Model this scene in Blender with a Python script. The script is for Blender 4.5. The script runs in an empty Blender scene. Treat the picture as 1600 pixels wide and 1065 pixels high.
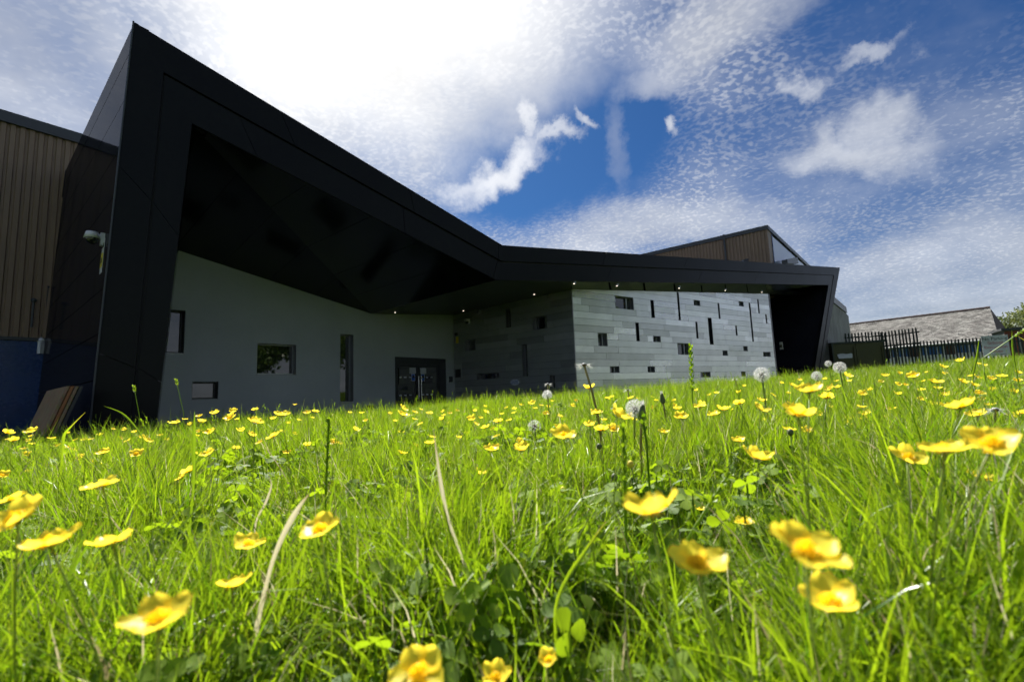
import bpy, bmesh, math, random
import numpy as np
from mathutils import Vector, Matrix
random.seed(7); RNG = np.random.default_rng(11)
S = bpy.context.scene
C = S.collection
# ------------------------------------------------------------------ camera
FPX = 711.0                       # focal length in photo pixels (16 mm on a 36 mm frame)
ROLL = math.atan(.0385); PITCH = math.atan(80*math.cos(ROLL)/FPX); ZE = 1.15
_R0 = Vector((1,0,0)); _F = Vector((0, math.cos(PITCH), math.sin(PITCH))); _U0 = Vector((0,-math.sin(PITCH), math.cos(PITCH)))
_r = math.cos(ROLL)*_R0 - math.sin(ROLL)*_U0; _u = math.sin(ROLL)*_R0 + math.cos(ROLL)*_U0
EYE = Vector((0,0,ZE))
cd = bpy.data.cameras.new('camera'); cam = bpy.data.objects.new('camera', cd); C.objects.link(cam)
cam.matrix_world = Matrix((( _r.x,_u.x,-_F.x,0),(_r.y,_u.y,-_F.y,0),(_r.z,_u.z,-_F.z,ZE),(0,0,0,1)))
cd.sensor_width = 36; cd.lens = FPX*36/1600; cd.clip_start = .02; cd.clip_end = 2000
cd.dof.use_dof = True; cd.dof.focus_distance = 1.5; cd.dof.aperture_fstop = 7.0
S.camera = cam
# ------------------------------------------------------------------ light
SUN_EL, SUN_AZ = math.radians(50), math.radians(-20)      # azimuth clockwise from +Y
SUN = Vector((math.sin(SUN_AZ)*math.cos(SUN_EL), math.cos(SUN_AZ)*math.cos(SUN_EL), math.sin(SUN_EL)))
sl = bpy.data.lights.new('sun','SUN'); sl.energy = 5.0; sl.angle = math.radians(.6); sl.color = (1,.95,.86)
so = bpy.data.objects.new('sun', sl); C.objects.link(so); so.rotation_euler = (-SUN).to_track_quat('-Z','Y').to_euler(); so.location = (0,0,30)
vs = S.view_settings; vs.view_transform = 'Standard'; vs.look = 'None'; vs.gamma = 1; vs.use_curve_mapping = False; vs.exposure = 1.05
S.render.engine = 'CYCLES'
cy = S.cycles; cy.max_bounces = 7; cy.diffuse_bounces = 3; cy.glossy_bounces = 4; cy.transmission_bounces = 3; cy.use_denoising = True; cy.use_adaptive_sampling = True; cy.adaptive_threshold = .03; cy.adaptive_min_samples = 16
cy.sample_clamp_indirect = 6; cy.caustics_reflective = False; cy.caustics_refractive = False

def px_ray(x, y): return _F + (x-800)/FPX*_r + (532.5-y)/FPX*_u
def azdir(a): a = math.radians(a); return Vector((math.sin(a), math.cos(a), 0))
class Plane:                       # a vertical plane through a ground point with an azimuth
    def __init__(s, p, az):
        s.o = Vector((p[0],p[1],0)); s.d = azdir(az); s.n = Vector((s.d.y,-s.d.x,0))
        if s.n.dot(EYE-s.o) < 0: s.n = -s.n          # n faces the camera side
    def at(s, x, y):
        d = px_ray(x,y); t = s.n.dot(s.o-EYE)/s.n.dot(d); return EYE+t*d
    def sz(s, x, y): p = s.at(x,y); return ((p-s.o).dot(s.d), p.z)
    def P(s, a, z, off=0): v = s.o+s.d*a+s.n*off; return Vector((v.x,v.y,z))
    def meet(s, q):
        t = q.n.dot(q.o-s.o)/q.n.dot(s.d); return s.o+s.d*t
def at_y(x, y, Y): d = px_ray(x,y); return EYE+d*(Y/d.y)
def on3(x, y, tri):
    a,b,c = tri; n = (b-a).cross(c-a); d = px_ray(x,y); return EYE+d*(n.dot(a-EYE)/n.dot(d))

# ------------------------------------------------------------------ node helper
class NT:
    def __init__(s, nt): s.nt = nt; s.nt.nodes.clear()
    def n(s, t, **k):
        nd = s.nt.nodes.new(t)
        for a,v in k.items(): setattr(nd, a, v)
        return nd
    def put(s, sock, v):
        if isinstance(v, bpy.types.NodeSocket): s.nt.links.new(v, sock)
        elif v is not None:
            if hasattr(sock.default_value,'__len__') and not hasattr(v,'__len__'): v = (v,)*len(sock.default_value)
            if sock.type == 'RGBA' and len(v) == 3: v = (*v,1)
            sock.default_value = v
    def m(s, op, a, b=None, c=None, clamp=False):
        nd = s.n('ShaderNodeMath', operation=op, use_clamp=clamp)
        for i,v in enumerate((a,b,c)):
            if v is not None: s.put(nd.inputs[i], v)
        return nd.outputs[0]
    def v(s, op, a, b=None, scale=None):
        nd = s.n('ShaderNodeVectorMath', operation=op); s.put(nd.inputs[0], a)
        if b is not None: s.put(nd.inputs[1], b)
        if scale is not None: s.put(nd.inputs['Scale'], scale)
        return nd.outputs['Value'] if op in ('DOT_PRODUCT','LENGTH') else nd.outputs[0]
    def mix(s, f, a, b, t='MIX'):
        nd = s.n('ShaderNodeMix', data_type='RGBA', blend_type=t); s.put(nd.inputs[0], f); s.put(nd.inputs[6], a); s.put(nd.inputs[7], b); return nd.outputs[2]
    def noise(s, vec, scale, detail=3, rough=.5, dist=0, out=0):
        nd = s.n('ShaderNodeTexNoise'); s.put(nd.inputs['Vector'], vec); nd.inputs['Scale'].default_value = scale
        nd.inputs['Detail'].default_value = detail; nd.inputs['Roughness'].default_value = rough; nd.inputs['Distortion'].default_value = dist
        return nd.outputs[out]
    def ss(s, x, a, b):            # smoothstep from a to b
        nd = s.n('ShaderNodeMapRange', interpolation_type='SMOOTHSTEP'); s.put(nd.inputs[0], x); s.put(nd.inputs[1], a); s.put(nd.inputs[2], b); return nd.outputs[0]
    def lin(s, x, a, b, c, d):
        nd = s.n('ShaderNodeMapRange'); s.put(nd.inputs[0], x)
        for i,v in enumerate((a,b,c,d)): s.put(nd.inputs[i+1], v)
        return nd.outputs[0]
# ------------------------------------------------------------------ sky
W = bpy.data.worlds.new('World'); S.world = W; W.use_nodes = True
w = NT(W.node_tree)
D = w.v('NORMALIZE', w.n('ShaderNodeTexCoord').outputs['Generated'])
sep = w.n('ShaderNodeSeparateXYZ'); w.put(sep.inputs[0], D)
dz = w.m('MAXIMUM', sep.outputs[2], 0.0); den = w.m('ADD', dz, .20)
cmb = w.n('ShaderNodeCombineXYZ'); w.put(cmb.inputs[0], w.m('DIVIDE', sep.outputs[0], den)); w.put(cmb.inputs[1], w.m('DIVIDE', sep.outputs[1], den))
P = cmb.outputs[0]
sky = w.n('ShaderNodeTexSky', sky_type='NISHITA', sun_disc=False, sun_elevation=SUN_EL, sun_rotation=SUN_AZ, air_density=1.0, dust_density=.6, ozone_density=3.0)
blue = w.mix(1.0, sky.outputs[0], (.15,.33,.55,1), 'MULTIPLY')
cs = w.v('DOT_PRODUCT', D, tuple(SUN))
def blob(px, py, rx, ry, ang=0, warp=None, soft=.35):
    """soft cloud patch round one direction of the sky; rx, ry in radians*711"""
    c = px_ray(px,py).normalized(); e1 = (_r - c*_r.dot(c)).normalized(); e2 = c.cross(e1)
    a = -math.radians(ang); f1 = e1*math.cos(a)+e2*math.sin(a); f2 = e2*math.cos(a)-e1*math.sin(a)
    k = (FPX/ (px_ray(px,py).length*FPX))
    V = warp if warp is not None else D
    x = w.m('MULTIPLY', w.m('SUBTRACT', w.v('DOT_PRODUCT', V, tuple(f1)), c.dot(f1)), FPX/rx/k*.9)
    y = w.m('MULTIPLY', w.m('SUBTRACT', w.v('DOT_PRODUCT', V, tuple(f2)), c.dot(f2)), FPX/ry/k*.9)
    r2 = w.m('ADD', w.m('MULTIPLY',x,x), w.m('MULTIPLY',y,y))
    return w.ss(w.m('SUBTRACT', 1.0, r2), 0.0, soft*2)
def warp(amount, scale, detail=5):
    nz = w.noise(D, scale, detail, .6, 0, 1)
    return w.v('ADD', D, w.v('SCALE', w.v('SUBTRACT', nz, (.5,.5,.5)), scale=amount))
wA = warp(.22, 5.0, 6); wB = warp(.10, 16.0, 6); wC = warp(.16, 11.0, 7); wS = warp(.30, 2.2, 4)
# rippled layer of small cloud cells
Pw = w.v('ADD', P, w.v('SCALE', w.v('SUBTRACT', w.noise(P, 2.5, 2, .5, 0, 1), (.5,.5,.5)), scale=.14))
mp = w.n('ShaderNodeMapping'); w.put(mp.inputs[0], Pw); mp.inputs['Rotation'].default_value = (0,0,math.radians(35)); mp.inputs['Scale'].default_value = (1.0,1.1,1)
vor = w.n('ShaderNodeTexVoronoi', feature='SMOOTH_F1'); w.put(vor.inputs['Vector'], w.v('ADD', mp.outputs[0], w.v('SCALE', w.noise(mp.outputs[0], 30, 2, .5, 0, 1), scale=.030)))
vor.inputs['Scale'].default_value = 52; vor.inputs['Smoothness'].default_value = .35
cell = w.m('SUBTRACT', 1.0, w.m('MULTIPLY', vor.outputs['Distance'], 1.3))
fine = w.ss(w.noise(mp.outputs[0], 68, 1.6, .5), .32, .70)
cell = w.m('ADD', w.m('MULTIPLY', fine, .62), w.m('MULTIPLY', cell, .38))
big = w.noise(P, .9, 4, .55); big2 = w.noise(w.v('ADD', P, (7.3,2.1,0)), 2.6, 5, .6)
band = w.noise(mp.outputs[0], 1.7, 5, .6, .6)
# cover: more toward the horizon and the left, a clear gap in mid sky, deeper blue high on the right
wG = warp(.10, 4.0, 4); gap = blob(880, 240, 225, 125, 20, wG, .6)
gapR = blob(1450, 20, 330, 120, -10, wS, .5)
cover = w.m('ADD', w.m('MULTIPLY', big, .55), w.m('MULTIPLY', band, .65))
low = w.ss(dz, .50, .16)
cover = w.m('ADD', w.m('ADD', cover, .10), w.m('MULTIPLY', low, .16))
cover = w.m('SUBTRACT', cover, w.m('MULTIPLY', gap, .60))
cover = w.m('SUBTRACT', cover, w.m('MULTIPLY', gapR, .22))
cm = w.ss(cover, .38, .95)
rc = w.ss(cell, .12, .95)
ripple = w.m('MULTIPLY', cm, w.m('ADD', .16, w.m('MULTIPLY', rc, w.m('MULTIPLY', w.lin(cm, 0, 1, .50, .58), w.lin(big2, .3, .7, .7, 1.15)))))
veil = w.m('MULTIPLY', w.ss(w.m('ADD', cover, w.m('MULTIPLY', w.m('SUBTRACT', big2,.5), .7)), .42, 1.0), w.lin(dz, .05, .6, .50, .25))
veil = w.m('MULTIPLY', veil, w.m('SUBTRACT', 1.0, w.m('MULTIPLY', gap, .8)))
haze = w.m('MULTIPLY', w.ss(dz, .30, .0), .6)
# single clouds
tuft = w.m('MAXIMUM', blob(785, 268, 105, 34, 32, wC, .7), blob(862, 218, 50, 16, 35, wC, .9))
tuft = w.m('MAXIMUM', tuft, w.m('MAXIMUM', blob(735, 300, 55, 24, 10, wC, .9), blob(825,195,16,42,10,wC,.9)))
cum = w.m('MAXIMUM', blob(1345, 232, 125, 48, -6, wC, .8), blob(1370, 190, 52, 50, 20, wC, .9))
for a in ((1243,130,36,22,0,wC,.9),(1358,95,52,18,25,wC,.9),(1050,192,14,22,10,wB,.7),(915,188,22,12,-40,wB,.8)):
    cum = w.m('MAXIMUM', cum, w.m('MULTIPLY', blob(*a), .85))
wisp = w.m('MULTIPLY', w.m('MAXIMUM', blob(1100, 55, 150, 58, 22, wA, .6), blob(1030,110,90,35,30,wA,.7)), .60)
strk = w.m('MULTIPLY', blob(965, 225, 22, 85, 10, wB, .9), .35)
lowv = w.m('MULTIPLY', blob(980, 375, 300, 50, 8, wA, .8), .75)
lowr = w.m('MULTIPLY', blob(1530, 390, 240, 60, 12, wA, .9), .5)
edge = w.m('MULTIPLY', blob(830, 60, 190, 150, 30, wA, .9), .8)
sunv = blob(560, -40, 350, 350, -8, wA, .5)
leftc = w.m('MULTIPLY', w.m('MULTIPLY', blob(60, 90, 420, 330, 0, wS, .9), w.lin(big2, .25,.65,.35,1.0)), .92)
ripple = w.m('MULTIPLY', ripple, w.m('SUBTRACT', 1.0, w.m('MULTIPLY', blob(1345,215,200,120,0,wA,.8), .6)))
ripple = w.m('MULTIPLY', ripple, w.m('SUBTRACT', 1.0, w.m('MULTIPLY', blob(40, 80, 330, 300, 0, wS, .9), .85)))
alpha = w.m('MAXIMUM', ripple, veil)
for q in (haze, tuft, cum, wisp, strk, lowv, lowr, edge, sunv, leftc): alpha = w.m('SUBTRACT', 1.0, w.m('MULTIPLY', w.m('SUBTRACT',1.0,alpha), w.m('SUBTRACT',1.0,q)))
alpha = w.m('MINIMUM', alpha, 1.0)
# brightness of cloud: forward scattering round the sun
csp = w.m('MAXIMUM', cs, 0.0)
g1 = w.m('MULTIPLY', w.m('POWER', csp, 9), 5.0); g2 = w.m('MULTIPLY', w.m('POWER', csp, 3), .8)
tex = w.lin(big2, .2, .8, .75, 1.12)
cb = w.m('MULTIPLY', w.m('ADD', w.m('ADD', 6.6, g1), g2), tex)
dark = w.m('MULTIPLY', leftc, w.ss(w.noise(D, 5, 5, .6), .40, .68))
cb = w.m('MULTIPLY', cb, w.m('SUBTRACT', 1.0, w.m('MULTIPLY', w.m('MULTIPLY', dark, w.m('SUBTRACT',1.0,sunv)), .5)))
cb = w.m('MULTIPLY', cb, w.lin(w.m('MULTIPLY', ripple, w.m('SUBTRACT',1.0,tuft)), 0,1,.86,1.0))
cb = w.m('ADD', cb, w.m('ADD', w.m('MULTIPLY', tuft, 2.0), w.m('MULTIPLY', cum, 1.3)))
ccol = w.mix(w.m('POWER', csp, 4), (.93,.97,1.04,1), (1.0,.985,.96,1))
cloud = w.v('SCALE', ccol, scale=cb)
skyc = w.mix(alpha, blue, cloud)
below = w.ss(sep.outputs[2], -.02, .0)
skyc = w.mix(below, (1.0,1.1,.9,1), skyc)
bg = w.n('ShaderNodeBackground'); w.put(bg.inputs[0], skyc); bg.inputs[1].default_value = .062
wo = w.n('ShaderNodeOutputWorld'); w.nt.links.new(bg.outputs[0], wo.inputs[0])
W.cycles.sampling_method = 'MANUAL'; W.cycles.sample_map_resolution = 512

# ------------------------------------------------------------------ mesh helpers
def link(o, parent=None):
    C.objects.link(o)
    if parent: o.parent = parent
    return o
def mesh_obj(name, verts, faces, mat, parent=None, smooth=False):
    me = bpy.data.meshes.new(name); me.from_pydata([tuple(v) for v in verts], [], faces); me.update()
    for m_ in (mat if isinstance(mat,(list,tuple)) else [mat]): me.materials.append(m_)
    if smooth: me.polygons.foreach_set('use_smooth', [True]*len(me.polygons))
    return link(bpy.data.objects.new(name, me), parent)
def tag(o, label=None, cat=None, group=None, kind=None):
    if label: o['label'] = label
    if cat: o['category'] = cat
    if group: o['group'] = group
    if kind: o['kind'] = kind
    return o
def empty(name, loc=(0,0,0), label=None, cat=None, group=None):
    o = bpy.data.objects.new(name, None); o.location = loc; o.empty_display_size = .1; C.objects.link(o)
    return tag(o, label, cat, group)
class MB:
    def __init__(s): s.v = []; s.f = []; s.mi = []; s.cur = 0
    def add(s, v, f):
        k = len(s.v); s.v += [tuple(p) for p in v]; s.f += [tuple(i+k for i in q) for q in f]; s.mi += [s.cur]*len(f); return s
    def prism(s, pts, ext):                     # polygon extruded by a vector
        n = len(pts); a = [Vector(p) for p in pts]; b = [p+ext for p in a]
        nrm = Vector((0,0,0))
        for i in range(n): nrm += a[i].cross(a[(i+1)%n])
        f = [tuple(range(n)), tuple(reversed(range(n,2*n)))] + [(i, i+n, (i+1)%n+n, (i+1)%n) for i in range(n)]
        if nrm.dot(ext) > 0: f = [tuple(reversed(q)) for q in f]
        return s.add(a+b, f)
    def box(s, o, x, y, z):                     # corner and three edge vectors
        o,x,y,z = map(Vector,(o,x,y,z)); return s.prism([o, o+x, o+x+y, o+y], z)
    def tube(s, pts, rad, n=8, cap=True):
        pts = [Vector(p) for p in pts]; k = len(pts); V = []
        if not hasattr(rad,'__len__'): rad = [rad]*k
        ref = Vector((.13,.31,.94)).normalized()
        for i,p in enumerate(pts):
            t = (pts[min(i+1,k-1)]-pts[max(i-1,0)]).normalized()
            a = t.cross(ref)
            if a.length < .05: a = t.cross(Vector((1,0,0)))
            a.normalize(); b = t.cross(a)
            V += [p+(a*math.cos(2*math.pi*j/n)+b*math.sin(2*math.pi*j/n))*rad[i] for j in range(n)]
        F = [(i*n+j, i*n+(j+1)%n, (i+1)*n+(j+1)%n, (i+1)*n+j) for i in range(k-1) for j in range(n)]
        if cap: F += [tuple(range(n))[::-1], tuple(range((k-1)*n, k*n))]
        return s.add(V, F)
    def sphere(s, c, r, nu=12, nv=8, sc=(1,1,1)):
        c = Vector(c); V = [c+Vector((0,0,r*sc[2]))]
        for i in range(1,nv):
            for j in range(nu):
                a = math.pi*i/nv; b = 2*math.pi*j/nu
                V.append(c+Vector((math.sin(a)*math.cos(b)*r*sc[0], math.sin(a)*math.sin(b)*r*sc[1], math.cos(a)*r*sc[2])))
        V.append(c-Vector((0,0,r*sc[2]))); F = [(0,1+j,1+(j+1)%nu) for j in range(nu)]
        for i in range(nv-2):
            for j in range(nu): F.append((1+i*nu+j, 1+(i+1)*nu+j, 1+(i+1)*nu+(j+1)%nu, 1+i*nu+(j+1)%nu))
        L = len(V)-1; F += [(L, 1+(nv-2)*nu+(j+1)%nu, 1+(nv-2)*nu+j) for j in range(nu)]
        return s.add(V, F)
    def build(s, name, mat, parent=None, smooth=False):
        o = mesh_obj(name, s.v, s.f, mat, parent, smooth)
        if isinstance(mat,(list,tuple)) and len(mat) > 1: o.data.polygons.foreach_set('material_index', s.mi)
        return o
def clip(poly, a, b, c):                        # keep a*x+b*y <= c (convex polygon in 2-D)
    out = []
    for i in range(len(poly)):
        p, q = poly[i], poly[(i+1)%len(poly)]; dp = a*p[0]+b*p[1]-c; dq = a*q[0]+b*q[1]-c
        if dp <= 0: out.append(p)
        if dp*dq < 0: t = dp/(dp-dq); out.append((p[0]+(q[0]-p[0])*t, p[1]+(q[1]-p[1])*t))
    return out

# ------------------------------------------------------------------ materials
def mat(name, base=(.5,.5,.5), rough=.5, metal=0, spec=.5, fn=None, coat=0):
    m = bpy.data.materials.new(name); m.use_nodes = True; t = NT(m.node_tree)
    b = t.n('ShaderNodeBsdfPrincipled'); o = t.n('ShaderNodeOutputMaterial'); t.nt.links.new(b.outputs[0], o.inputs[0])
    b.inputs['Base Color'].default_value = (*base,1); b.inputs['Roughness'].default_value = rough
    b.inputs['Metallic'].default_value = metal; b.inputs['Specular IOR Level'].default_value = spec
    if coat: b.inputs['Coat Weight'].default_value = coat; b.inputs['Coat Roughness'].default_value = .08
    if fn: fn(t, b)
    return m
def obj_co(t): return t.n('ShaderNodeTexCoord').outputs['Object']
def rnd(t): return t.n('ShaderNodeObjectInfo').outputs['Random']
def tint(t, base, lo, hi, f): c = t.v('SCALE', base, scale=t.lin(f, 0, 1, lo, hi)); return c
def bump(t, b, h, strength=.2, dist=.01):
    n = t.n('ShaderNodeBump'); n.inputs['Strength'].default_value = strength; n.inputs['Distance'].default_value = dist
    t.put(n.inputs['Height'], h); t.nt.links.new(n.outputs[0], b.inputs['Normal'])
def f_black(base, r0, r1, dust=.35):
    def fn(t, b):
        co = obj_co(t); n1 = t.noise(co, 1.3, 4, .6); n2 = t.noise(co, 14, 4, .65)
        f = t.m('ADD', t.m('MULTIPLY', n1, .6), t.m('MULTIPLY', n2, .4))
        c = t.v('SCALE', base, scale=t.m('MULTIPLY', t.lin(f, .3,.7, 1-dust, 1+dust), t.lin(rnd(t), 0,1,.85,1.15)))
        t.put(b.inputs['Base Color'], c); t.put(b.inputs['Roughness'], t.lin(f, .3, .7, r0, r1))
        bump(t, b, t.noise(co, 1.1, 2, .5), .12, .02)
    return fn
M = {}
M['fascia'] = mat('black_satin_cladding', rough=.3, spec=.15, fn=f_black((.0065,.0075,.0075), .28, .42))
def glossmat():
    m = bpy.data.materials.new('black_gloss_cladding'); m.use_nodes = True; t = NT(m.node_tree); co = obj_co(t); n = t.noise(co, 1.4, 4, .6)
    d = t.n('ShaderNodeBsdfDiffuse'); t.put(d.inputs[0], t.v('SCALE', (.016,.016,.021), scale=t.lin(n,.3,.7,.8,1.2)))
    g = t.n('ShaderNodeBsdfGlossy'); t.put(g.inputs['Roughness'], t.lin(n,.3,.7,.04,.11)); bp = t.n('ShaderNodeBump'); bp.inputs['Strength'].default_value = .1; bp.inputs['Distance'].default_value = .02
    t.put(bp.inputs['Height'], t.noise(co, 1.1, 2, .5)); t.nt.links.new(bp.outputs[0], g.inputs['Normal'])
    lw = t.n('ShaderNodeLayerWeight'); fz = t.m('ADD', .035, t.m('MULTIPLY', t.m('POWER', lw.outputs['Facing'], 5), .27))
    m2 = t.n('ShaderNodeMixShader'); t.put(m2.inputs[0], fz); t.nt.links.new(d.outputs[0], m2.inputs[1]); t.nt.links.new(g.outputs[0], m2.inputs[2])
    o = t.n('ShaderNodeOutputMaterial'); t.nt.links.new(m2.outputs[0], o.inputs[0]); return m
M['gloss'] = glossmat()
M['soffit'] = mat('black_gloss_soffit', rough=.2, fn=f_black((.006,.007,.006), .10, .2))
M['soffit_grey'] = mat('dark_grey_soffit', rough=.4, fn=f_black((.085,.09,.08), .35, .5))
M['dark'] = mat('black_joint', (.006,.006,.007), .6)
def f_grey(t, b):
    co = obj_co(t); n = t.noise(co, .8, 5, .6); n2 = t.noise(co, 30, 3, .6)
    t.put(b.inputs['Base Color'], t.v('SCALE', (.40,.43,.43), scale=t.lin(t.m('ADD', n, t.m('MULTIPLY', n2, .3)), .4, .9, .88, 1.1)))
    bump(t, b, n2, .08, .003)
M['grey'] = mat('smooth_grey_render', rough=.55, fn=f_grey)
def f_zinc(base, r0, r1):
    def fn(t, b):
        co = obj_co(t); r = rnd(t); n = t.noise(co, 3, 4, .6)
        mp = t.n('ShaderNodeMapping'); t.put(mp.inputs[0], co); mp.inputs['Scale'].default_value = (1,1,14); st = t.noise(mp.outputs[0], 6, 3, .6)
        k = t.m('MULTIPLY', t.m('ADD', t.m('ADD', .93, t.m('MULTIPLY', r, .1)), t.m('SUBTRACT', t.m('MULTIPLY', t.m('GREATER_THAN', r, .84), .13), t.m('MULTIPLY', t.m('LESS_THAN', r, .18), .16))), t.lin(t.m('ADD', n, st), .7, 1.3, .9, 1.1))
        t.put(b.inputs['Base Color'], t.v('SCALE', base, scale=k))
        t.put(b.inputs['Roughness'], t.lin(t.m('FRACT', t.m('MULTIPLY', r, 7.3)), 0, 1, r0, r1))
        bump(t, b, t.noise(co, 2.2, 2, .5), .15, .02)
    return fn
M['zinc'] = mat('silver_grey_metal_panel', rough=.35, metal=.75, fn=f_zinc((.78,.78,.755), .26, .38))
M['zinc_dark'] = mat('shaded_grey_metal_panel', rough=.4, metal=.6, fn=f_zinc((.38,.395,.395), .3, .42))  # darker copy of the panel metal: the return wall's shade put into the colour
M['alu'] = mat('aluminium_frame', (.30,.31,.32), .4, .8)
M['darkframe'] = mat('dark_window_frame', (.02,.022,.025), .35)
def f_glass(t, b): bump(t, b, t.noise(obj_co(t), 1.5, 2, .5), .05, .02)
M['glass'] = mat('dark_window_glass', (.012,.016,.014), .02, 0, 1.0, f_glass)
def f_brown(t, b):
    co = obj_co(t); n = t.noise(co, .7, 5, .65); mp = t.n('ShaderNodeMapping'); t.put(mp.inputs[0], co); mp.inputs['Scale'].default_value = (6,6,.3)
    st = t.noise(mp.outputs[0], 2, 4, .6)
    t.put(b.inputs['Base Color'], t.v('SCALE', (.25,.17,.108), scale=t.lin(t.m('ADD', n, t.m('MULTIPLY', st, .5)), .4, 1.1, .75, 1.15)))
M['brown'] = mat('brown_profiled_cladding', rough=.5, fn=f_brown)
M['trim'] = mat('dark_grey_trim', (.05,.055,.06), .4)
M['blue'] = mat('dark_blue_painted_panel', rough=.3, fn=f_black((.008,.040,.145), .2, .35, .25))
def f_brick(base, sc=1):
    def fn(t, b):
        n = t.noise(obj_co(t), 9*sc, 4, .7)
        t.put(b.inputs['Base Color'], t.v('SCALE', base, scale=t.lin(n, .3, .7, .7, 1.25))); bump(t, b, n, .3, .004)
    return fn
M['greybrick'] = mat('grey_painted_brick', rough=.8, fn=f_brick((.34,.34,.33)))
M['mortar'] = mat('grey_mortar', (.12,.12,.12), .9)
M['white'] = mat('white_paint', (.72,.73,.72), .45)
M['whitep'] = mat('white_plastic', (.7,.71,.7), .35)
M['steel'] = mat('brushed_steel', (.55,.55,.55), .25, 1)
M['olive'] = mat('olive_green_painted_steel', rough=.5, fn=f_black((.050,.052,.010), .4, .6, .3))
M['fence'] = mat('dark_green_powder_coat', rough=.4, fn=f_black((.008,.020,.016), .3, .5, .3))
M['yellow'] = mat('yellow_sign_vinyl', (.75,.62,.03), .4)
M['bluesign'] = mat('blue_sign_vinyl', (.03,.12,.5), .4)
M['black'] = mat('black_print', (.01,.01,.012), .5)
M['red'] = mat('red_print', (.42,.035,.07), .5)
M['signw'] = mat('pale_grey_sign_board', rough=.4, fn=f_brick((.62,.64,.66), .15))
def em(name, col, s):
    m = bpy.data.materials.new(name); m.use_nodes = True; t = NT(m.node_tree); e = t.n('ShaderNodeEmission'); e.inputs[0].default_value = (*col,1); e.inputs[1].default_value = s
    o = t.n('ShaderNodeOutputMaterial'); t.nt.links.new(e.outputs[0], o.inputs[0]); return m
M['lamp'] = em('warm_downlight_glow', (1,.85,.68), 1.9)
def f_osb(t, b):
    co = obj_co(t); v = t.n('ShaderNodeTexVoronoi'); t.put(v.inputs['Vector'], t.v('MULTIPLY', t.v('ADD', co, t.v('SCALE', t.noise(co, 5, 2, .5, 0, 1), scale=.2)), (30,30,14))); v.inputs['Scale'].default_value = 1
    c = t.mix(t.lin(t.noise(co, 4,4,.6), .3,.7,0,1), (.30,.19,.10,1), (.40,.28,.16,1)); t.put(b.inputs['Base Color'], t.mix(.3, c, v.outputs['Color'], 'MULTIPLY'))
    bump(t, b, v.outputs['Distance'], .3, .003)
M['osb'] = mat('oriented_strand_board', rough=.75, fn=f_osb)
M['ply'] = mat('orange_plywood_edge', (.36,.15,.05), .7)
M['concrete'] = mat('pale_grey_cladding', rough=.8, fn=f_brick((.30,.29,.27), .1))
def f_tile(t, b):
    at = t.n('ShaderNodeVertexColor', layer_name='tone'); n = t.noise(obj_co(t), 1.1, 5, .7); n2 = t.noise(obj_co(t), 12, 4, .7)
    c = t.mix(t.lin(n, .35,.65,0,1), (.30,.295,.275,1), (.19,.18,.17,1))
    c = t.v('SCALE', c, scale=t.m('MULTIPLY', at.outputs[0], t.lin(n2, .3,.7,.75,1.25))); t.put(b.inputs['Base Color'], c)
M['tile'] = mat('weathered_roof_tile', rough=.85, fn=f_tile)
M['ridge'] = mat('dark_ridge_tile', (.10,.07,.06), .85)
M['redbrick'] = mat('red_brick', rough=.85, fn=f_brick((.28,.07,.035)))
def f_paving(t, b):
    n = t.noise(obj_co(t), 3, 6, .7); t.put(b.inputs['Base Color'], t.v('SCALE', (.06,.06,.06), scale=t.lin(n,.3,.7,.7,1.3)))
M['tarmac'] = mat('tarmac', rough=.9, fn=f_paving)

# ------------------------------------------------------------------ planes of the building (floor = 0)
AR, AL = 39.2, -50.8
door0 = at_y(657, 600, 13.2)
PW = Plane(door0, AR)                         # smooth grey wall with the door
c1 = PW.at(708, 492); PD = Plane(c1, AL)      # return wall in shade
c2 = PD.at(893, 451); PL = Plane(c2, 55.7)    # long metal-clad wall
f1 = px_ray(893,438); f1 = EYE+f1*((c2.z-ZE)/f1.z)
PF = Plane(f1, 54.0)                          # front of the black frame
fl = PF.at(143, 655); ftl = PF.at(210, 35)
PS = Plane(fl, AL)                            # left side of the frame
hall0 = PS.at(54, 661)
PH = Plane(hall0, AR)                         # sports hall wall
# ------------------------------------------------------------------ ground
def ztop(x, y): return ZE-.27+(.031*x if x > 0 else .030*x)+.008*y
def lower(x, y): return max(0.0, min(1.0, (x-9)*.075))*1.0
def crest(x): return 4.9+(.42*x if x>-8 else -3.4)
def zg(x, y):
    c = crest(min(x, 16)); t = max(0.0, min(1.0, (y-c)/3.2)); t = t*t*(3-2*t)
    h = .015+ztop(min(max(x,-14),16), min(y, c+3.2))
    if y < -2: h -= 0
    lo = lower(x,y)
    z = h*(1-t)+lo*t
    return z + .012*math.sin(3.1*x+1.3*y)*math.sin(2.3*y-1.1*x)*(1-t)
def f_soil(t, b):
    co = obj_co(t); n = t.noise(co, 3, 6, .7); n2 = t.noise(co, 60, 4, .7)
    c = t.mix(t.lin(n2, .35,.65,0,1), (.040,.085,.012,1), (.060,.070,.022,1))
    t.put(b.inputs['Base Color'], t.v('SCALE', c, scale=t.lin(n,.3,.7,.7,1.2))); bump(t, b, n2, .6, .02)
M['soil'] = mat('soil_and_moss', rough=.95, fn=f_soil)
def axis(lo, hi, fl_, fh, fine, grow):
    v = list(np.arange(fl_, fh+1e-6, fine)); s = fine
    while v[-1] < hi: s *= grow; v.append(min(v[-1]+s, hi))
    s = fine
    while v[0] > lo: s *= grow; v.insert(0, max(v[0]-s, lo))
    return v
gx = axis(-400, 400, -9, 14, .2, 1.25); gy = axis(-300, 600, -1, 14, .2, 1.25)
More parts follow.
